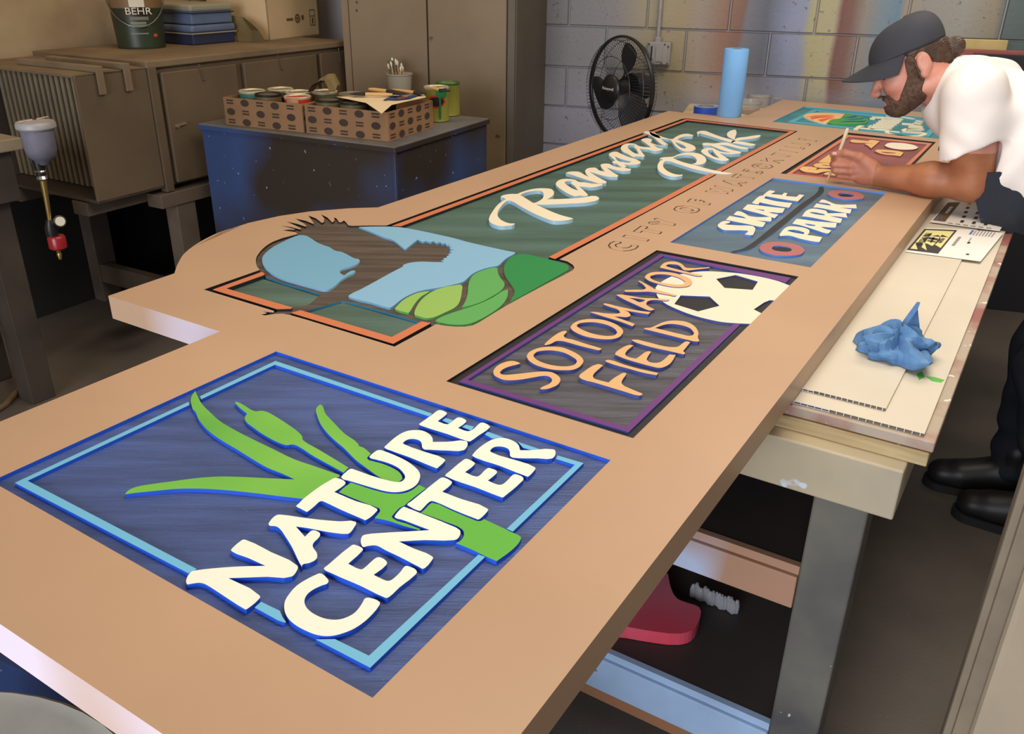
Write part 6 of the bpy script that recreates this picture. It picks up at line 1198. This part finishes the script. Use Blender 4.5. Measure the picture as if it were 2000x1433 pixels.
m.rings(rows, 0, cap=False); m.rings([[dome(2 * math.pi * k / na, 0.0), ] for k in range(1)], 0, cap=False) if False else None
low = [hw(-0.002 + (0.113 if math.cos(2 * math.pi * k / na) > 0 else 0.085) * math.cos(2 * math.pi * k / na), 0.046, 0.084 * math.sin(2 * math.pi * k / na)) for k in range(na)]
m.rings([low, rows[0]], 0, cap=False)
cap_o = make('cap', m, [M_cap], man, smooth=50, label='dark charcoal baseball cap')
m = MB(); m.lathe(dome(0, math.pi / 2 - 0.0001), [(0.008, -0.002), (0.007, 0.003), (0.001, 0.005)], 12, axis=(UX * 0 + VX * math.sin(PH) + Zv * math.cos(PH))); make('cap_button', m, [M_cap], cap_o, smooth=60)
top, bot = [], []; nb = 24
for i in range(9):
    q = i / 8; r1, r2 = [], []
    for j in range(nb + 1):
        a = math.radians(-80 + 160 * j / nb); f0 = 0.112 * math.cos(a); w0 = 0.0845 * math.sin(a)
        f1 = f0 + 0.080 * max(0.0, math.cos(a)) ** 0.55; w1 = w0 * (1.0 - 0.02 * q)
        f_ = f0 + (f1 - f0) * q; w_ = w0 + (w1 - w0) * q; t_ = 0.054 - 0.010 * q - 0.046 * (w_ / 0.085) ** 2 * (0.25 + 0.75 * q)
        r1.append(hw(f_, t_ + 0.0018, w_)); r2.append(hw(f_, t_ - 0.0018, w_))
    top.append(r1); bot.append(r2)
m = MB(); m.grid([list(reversed(r)) for r in top], 0); m.grid(bot, 1); m.grid([top[-1], bot[-1]], 0); make('cap_brim', m, [M_cap, M_capd], cap_o, smooth=60)
def capmark(pts):      # small marks sewn on the near front of the crown, (angle, elevation)
    m = MB(); m.add([dome(math.radians(a), math.radians(e), 0.0015) for a, e in pts], [tuple(range(len(pts)))]); make('cap_mark', m, [M_logo], cap_o)
for pts in (((-20, 40), (-32, 41), (-33, 26), (-22, 26)), ((-22, 25), (-30, 25), (-36, 15), (-28, 10), (-24, 14)), ((-16, 24), (-20, 24), (-22, 8), (-18, 8))): capmark(pts)
# ---- T-shirt
M_shirt = mat('white_cotton', (240, 232, 226), 0.85, noise_amt=0.02, noise_scale=6, bump=0.15, bump_scale=400)
sv = Vol((2.50, -0.42, 0.88), (3.18, 0.42, 1.36), 0.0055)
sv.cap((2.84, 0.245, 1.185), (2.85, 0.06, 1.105), 0.112, 0.128, k=0.04, sc=(0.70, 1, 1)); sv.cap((2.85, 0.06, 1.105), (2.86, -0.20, 1.03), 0.128, 0.140, k=0.05, sc=(0.72, 1, 1))
sv.cap((2.83, 0.300, 1.165), (2.84, 0.10, 1.03), 0.060, 0.085, k=0.05, sc=(0.75, 1, 1))           # cloth hanging off the chest
sv.cap((2.76, 0.07, 0.985), (2.78, -0.12, 0.965), 0.060, 0.07, k=0.05, sc=(0.7, 1, 1)); sv.cap((2.80, 0.10, 1.02), (2.80, -0.16, 0.99), 0.085, 0.10, k=0.05, sc=(0.62, 1, 1))
sv.cap((2.72, 0.235, 1.228), (2.80, 0.300, 1.235), 0.060, 0.055, k=0.04)                           # trapezius
sv.cap((2.96, 0.235, 1.228), (2.84, 0.300, 1.235), 0.060, 0.055, k=0.04)
nrm_c = (0.0, -0.50, -0.866)
sv.cap((2.668, 0.222, 1.215), (2.672, 0.200, 1.02), 0.080, 0.076, k=0.045, cut=(nrm_c, (2.66, 0.232, 1.062)))
sv.cap((3.02, 0.20, 1.20), (3.05, 0.06, 1.00), 0.080, 0.076, k=0.045)
sv.cap((2.673, 0.199, 1.10), (2.685, 0.186, 0.95), 0.062, 0.060, k=0.004, op='sub')                # sleeve opening
sv.cap((2.812, 0.318, 1.212), hl(-0.03, -0.06), 0.068, 0.075, k=0.008, op='sub')                   # neckline
g_ = sv._grid((slice(0, None),) * 3)
sv.D = (sv.D + 0.0040 * np.sin(52 * g_[1] + 34 * g_[2] + 2.2 * np.sin(17 * g_[0])) * np.exp(-((g_[1] - 0.10) / 0.13) ** 2) + 0.0030 * np.sin(80 * g_[2] - 45 * g_[1]) * np.exp(-((g_[1] - 0.22) / 0.06) ** 2 - ((g_[2] - 1.10) / 0.06) ** 2)).astype(np.float32)
sh_o = vol_part('t_shirt', sv, [M_shirt], man, label='plain white T-shirt with dark print on the chest')
from mathutils.bvhtree import BVHTree
BV = BVHTree.FromPolygons([v.co + ORIGIN[sh_o.name] for v in sh_o.data.vertices], [tuple(p.vertices) for p in sh_o.data.polygons])
M_print = mat('shirt_print', (60, 46, 52), 0.8)
for px, py, l in ((1817, 264, 0.010), (1823, 272, 0.014), (1829, 268, 0.020), (1834, 290, 0.010)):
    r_ = ray(px, py).normalized(); p = BV.ray_cast(CAM, r_)[0]
    if p is None: continue
    m = MB(); m.obox(p, UX, VX, Zv, 0.006, 0.0035, l); make('printed_mark', m, [M_print], sh_o)
# ---- jeans, dark waist cloth, boots
M_jean = mat('dark_denim', (34, 38, 50), 0.8, rgb2=(22, 23, 28), noise_scale=9, bump=0.3, bump_scale=300, speck=((120, 118, 116), 70, 0.77)); M_boot = mat('boot_black', (30, 28, 28), 0.45, noise_amt=0.15, noise_scale=20); M_sole = mat('boot_sole', (22, 21, 21), 0.7)
jv = Vol((2.46, -0.46, 0.05), (3.14, 0.06, 1.12), 0.0085)
jv.cap((2.79, -0.24, 0.97), (2.92, -0.24, 0.97), 0.135, 0.135, k=0.04)
jv.cap((2.75, -0.235, 0.92), (2.68, -0.11, 0.50), 0.095, 0.072, k=0.04).cap((2.68, -0.11, 0.50), (2.615, -0.215, 0.11), 0.072, 0.064, k=0.03)
jv.cap((2.93, -0.235, 0.92), (2.87, -0.09, 0.50), 0.095, 0.072, k=0.04).cap((2.87, -0.09, 0.50), (2.80, -0.11, 0.11), 0.072, 0.064, k=0.03)
g_ = jv._grid((slice(0, None),) * 3); jv.D = (jv.D + 0.005 * np.sin(70 * g_[2] + 20 * g_[1]) * np.exp(-((g_[2] - 0.2) / 0.13) ** 2) + 0.003 * np.sin(48 * g_[2] - 30 * g_[0])).astype(np.float32)
vol_part('jeans', jv, [M_jean], man, label='dark paint-specked jeans')
for (hx, hy, tx_, ty_) in ((2.610, -0.255, 2.615, -0.035), (2.795, -0.150, 2.760, 0.070)):
    b_ = Vol((hx - 0.12, hy - 0.10, -0.01), (hx + 0.12, ty_ + 0.08, 0.22), 0.005)
    b_.cap((hx, hy, 0.055), (tx_, ty_, 0.050), 0.046, 0.048, k=0.03, sc=(1.05, 1, 1.15)); b_.cap((hx, hy + 0.03, 0.08), (hx, hy + 0.035, 0.17), 0.052, 0.056, k=0.04); b_.cap((hx, hy + 0.05, 0.10), (tx_, ty_ - 0.05, 0.065), 0.045, 0.042, k=0.03)
    b_.D = np.maximum(b_.D, 0.018 - b_._grid((slice(0, None),) * 3)[2]).astype(np.float32); bt = vol_part('boot', b_, [M_boot], man)
    m = MB(); d = (Vector((tx_, ty_)) - Vector((hx, hy))).normalized(); n_ = Vector((-d.y, d.x)); loop = []
    for k in range(28):
        a = 2 * math.pi * k / 28; e = Vector((tx_, ty_)) if math.cos(a) > 0 else Vector((hx, hy)); q = e + d * (0.054 * math.cos(a)) + n_ * (0.050 * math.sin(a)); w = uvz((q.x, q.y, 0)); loop.append((w.x, w.y))
    m.prism([loop], 0.026, 0.0); make('boot_sole', m, [M_sole], bt)
m = MB(); gr = []
for i in range(8):
    row = []
    for j in range(8):
        v_ = 0.20 - 0.020 * j + 0.004 * i; row.append(uvz((2.648 + 0.004 * math.sin(j * 1.3 + i) + 0.012 * abs(j - 3.5) / 3.5, v_ - 0.014 * i, 1.028 - 0.022 * i + 0.004 * math.sin(j * 2.0))))
    gr.append(row)
m.grid(gr); m.grid([[p + UX * 0.006 for p in reversed(r)] for r in gr]); make('waist_cloth', m, [M_jean], man, smooth=60)
# ---- brush in the hand
b0 = uvz((2.722, 0.5755, ZT + 0.0025)); b1 = uvz((2.716, 0.556, 1.004)); b2 = at_plane(1656, 250, UX * 2.706, UX)
br = thing('paint_brush', 'thin cream handled brush held upright in the painting hand', 'brush', b0)
m = MB(); m.tube([b1.lerp(b0, 0.45), b1, b1.lerp(b2, 0.5), b2 - (b2 - b1).normalized() * 0.004, b2], [0.0035, 0.0048, 0.0052, 0.0056, 0.003], 12); make('handle', m, [mat('brush_cream', (222, 200, 166), 0.5)], br, smooth=60)
m = MB(); m.tube([b1.lerp(b0, 0.45), b1.lerp(b0, 0.72)], [0.0038, 0.0034], 10); make('ferrule', m, [M_tin], br, smooth=60)
m = MB(); m.tube([b1.lerp(b0, 0.72), b1.lerp(b0, 0.9), b0], [0.0034, 0.003, 0.0006], 10); make('bristles', m, [M_gold], br, smooth=60)
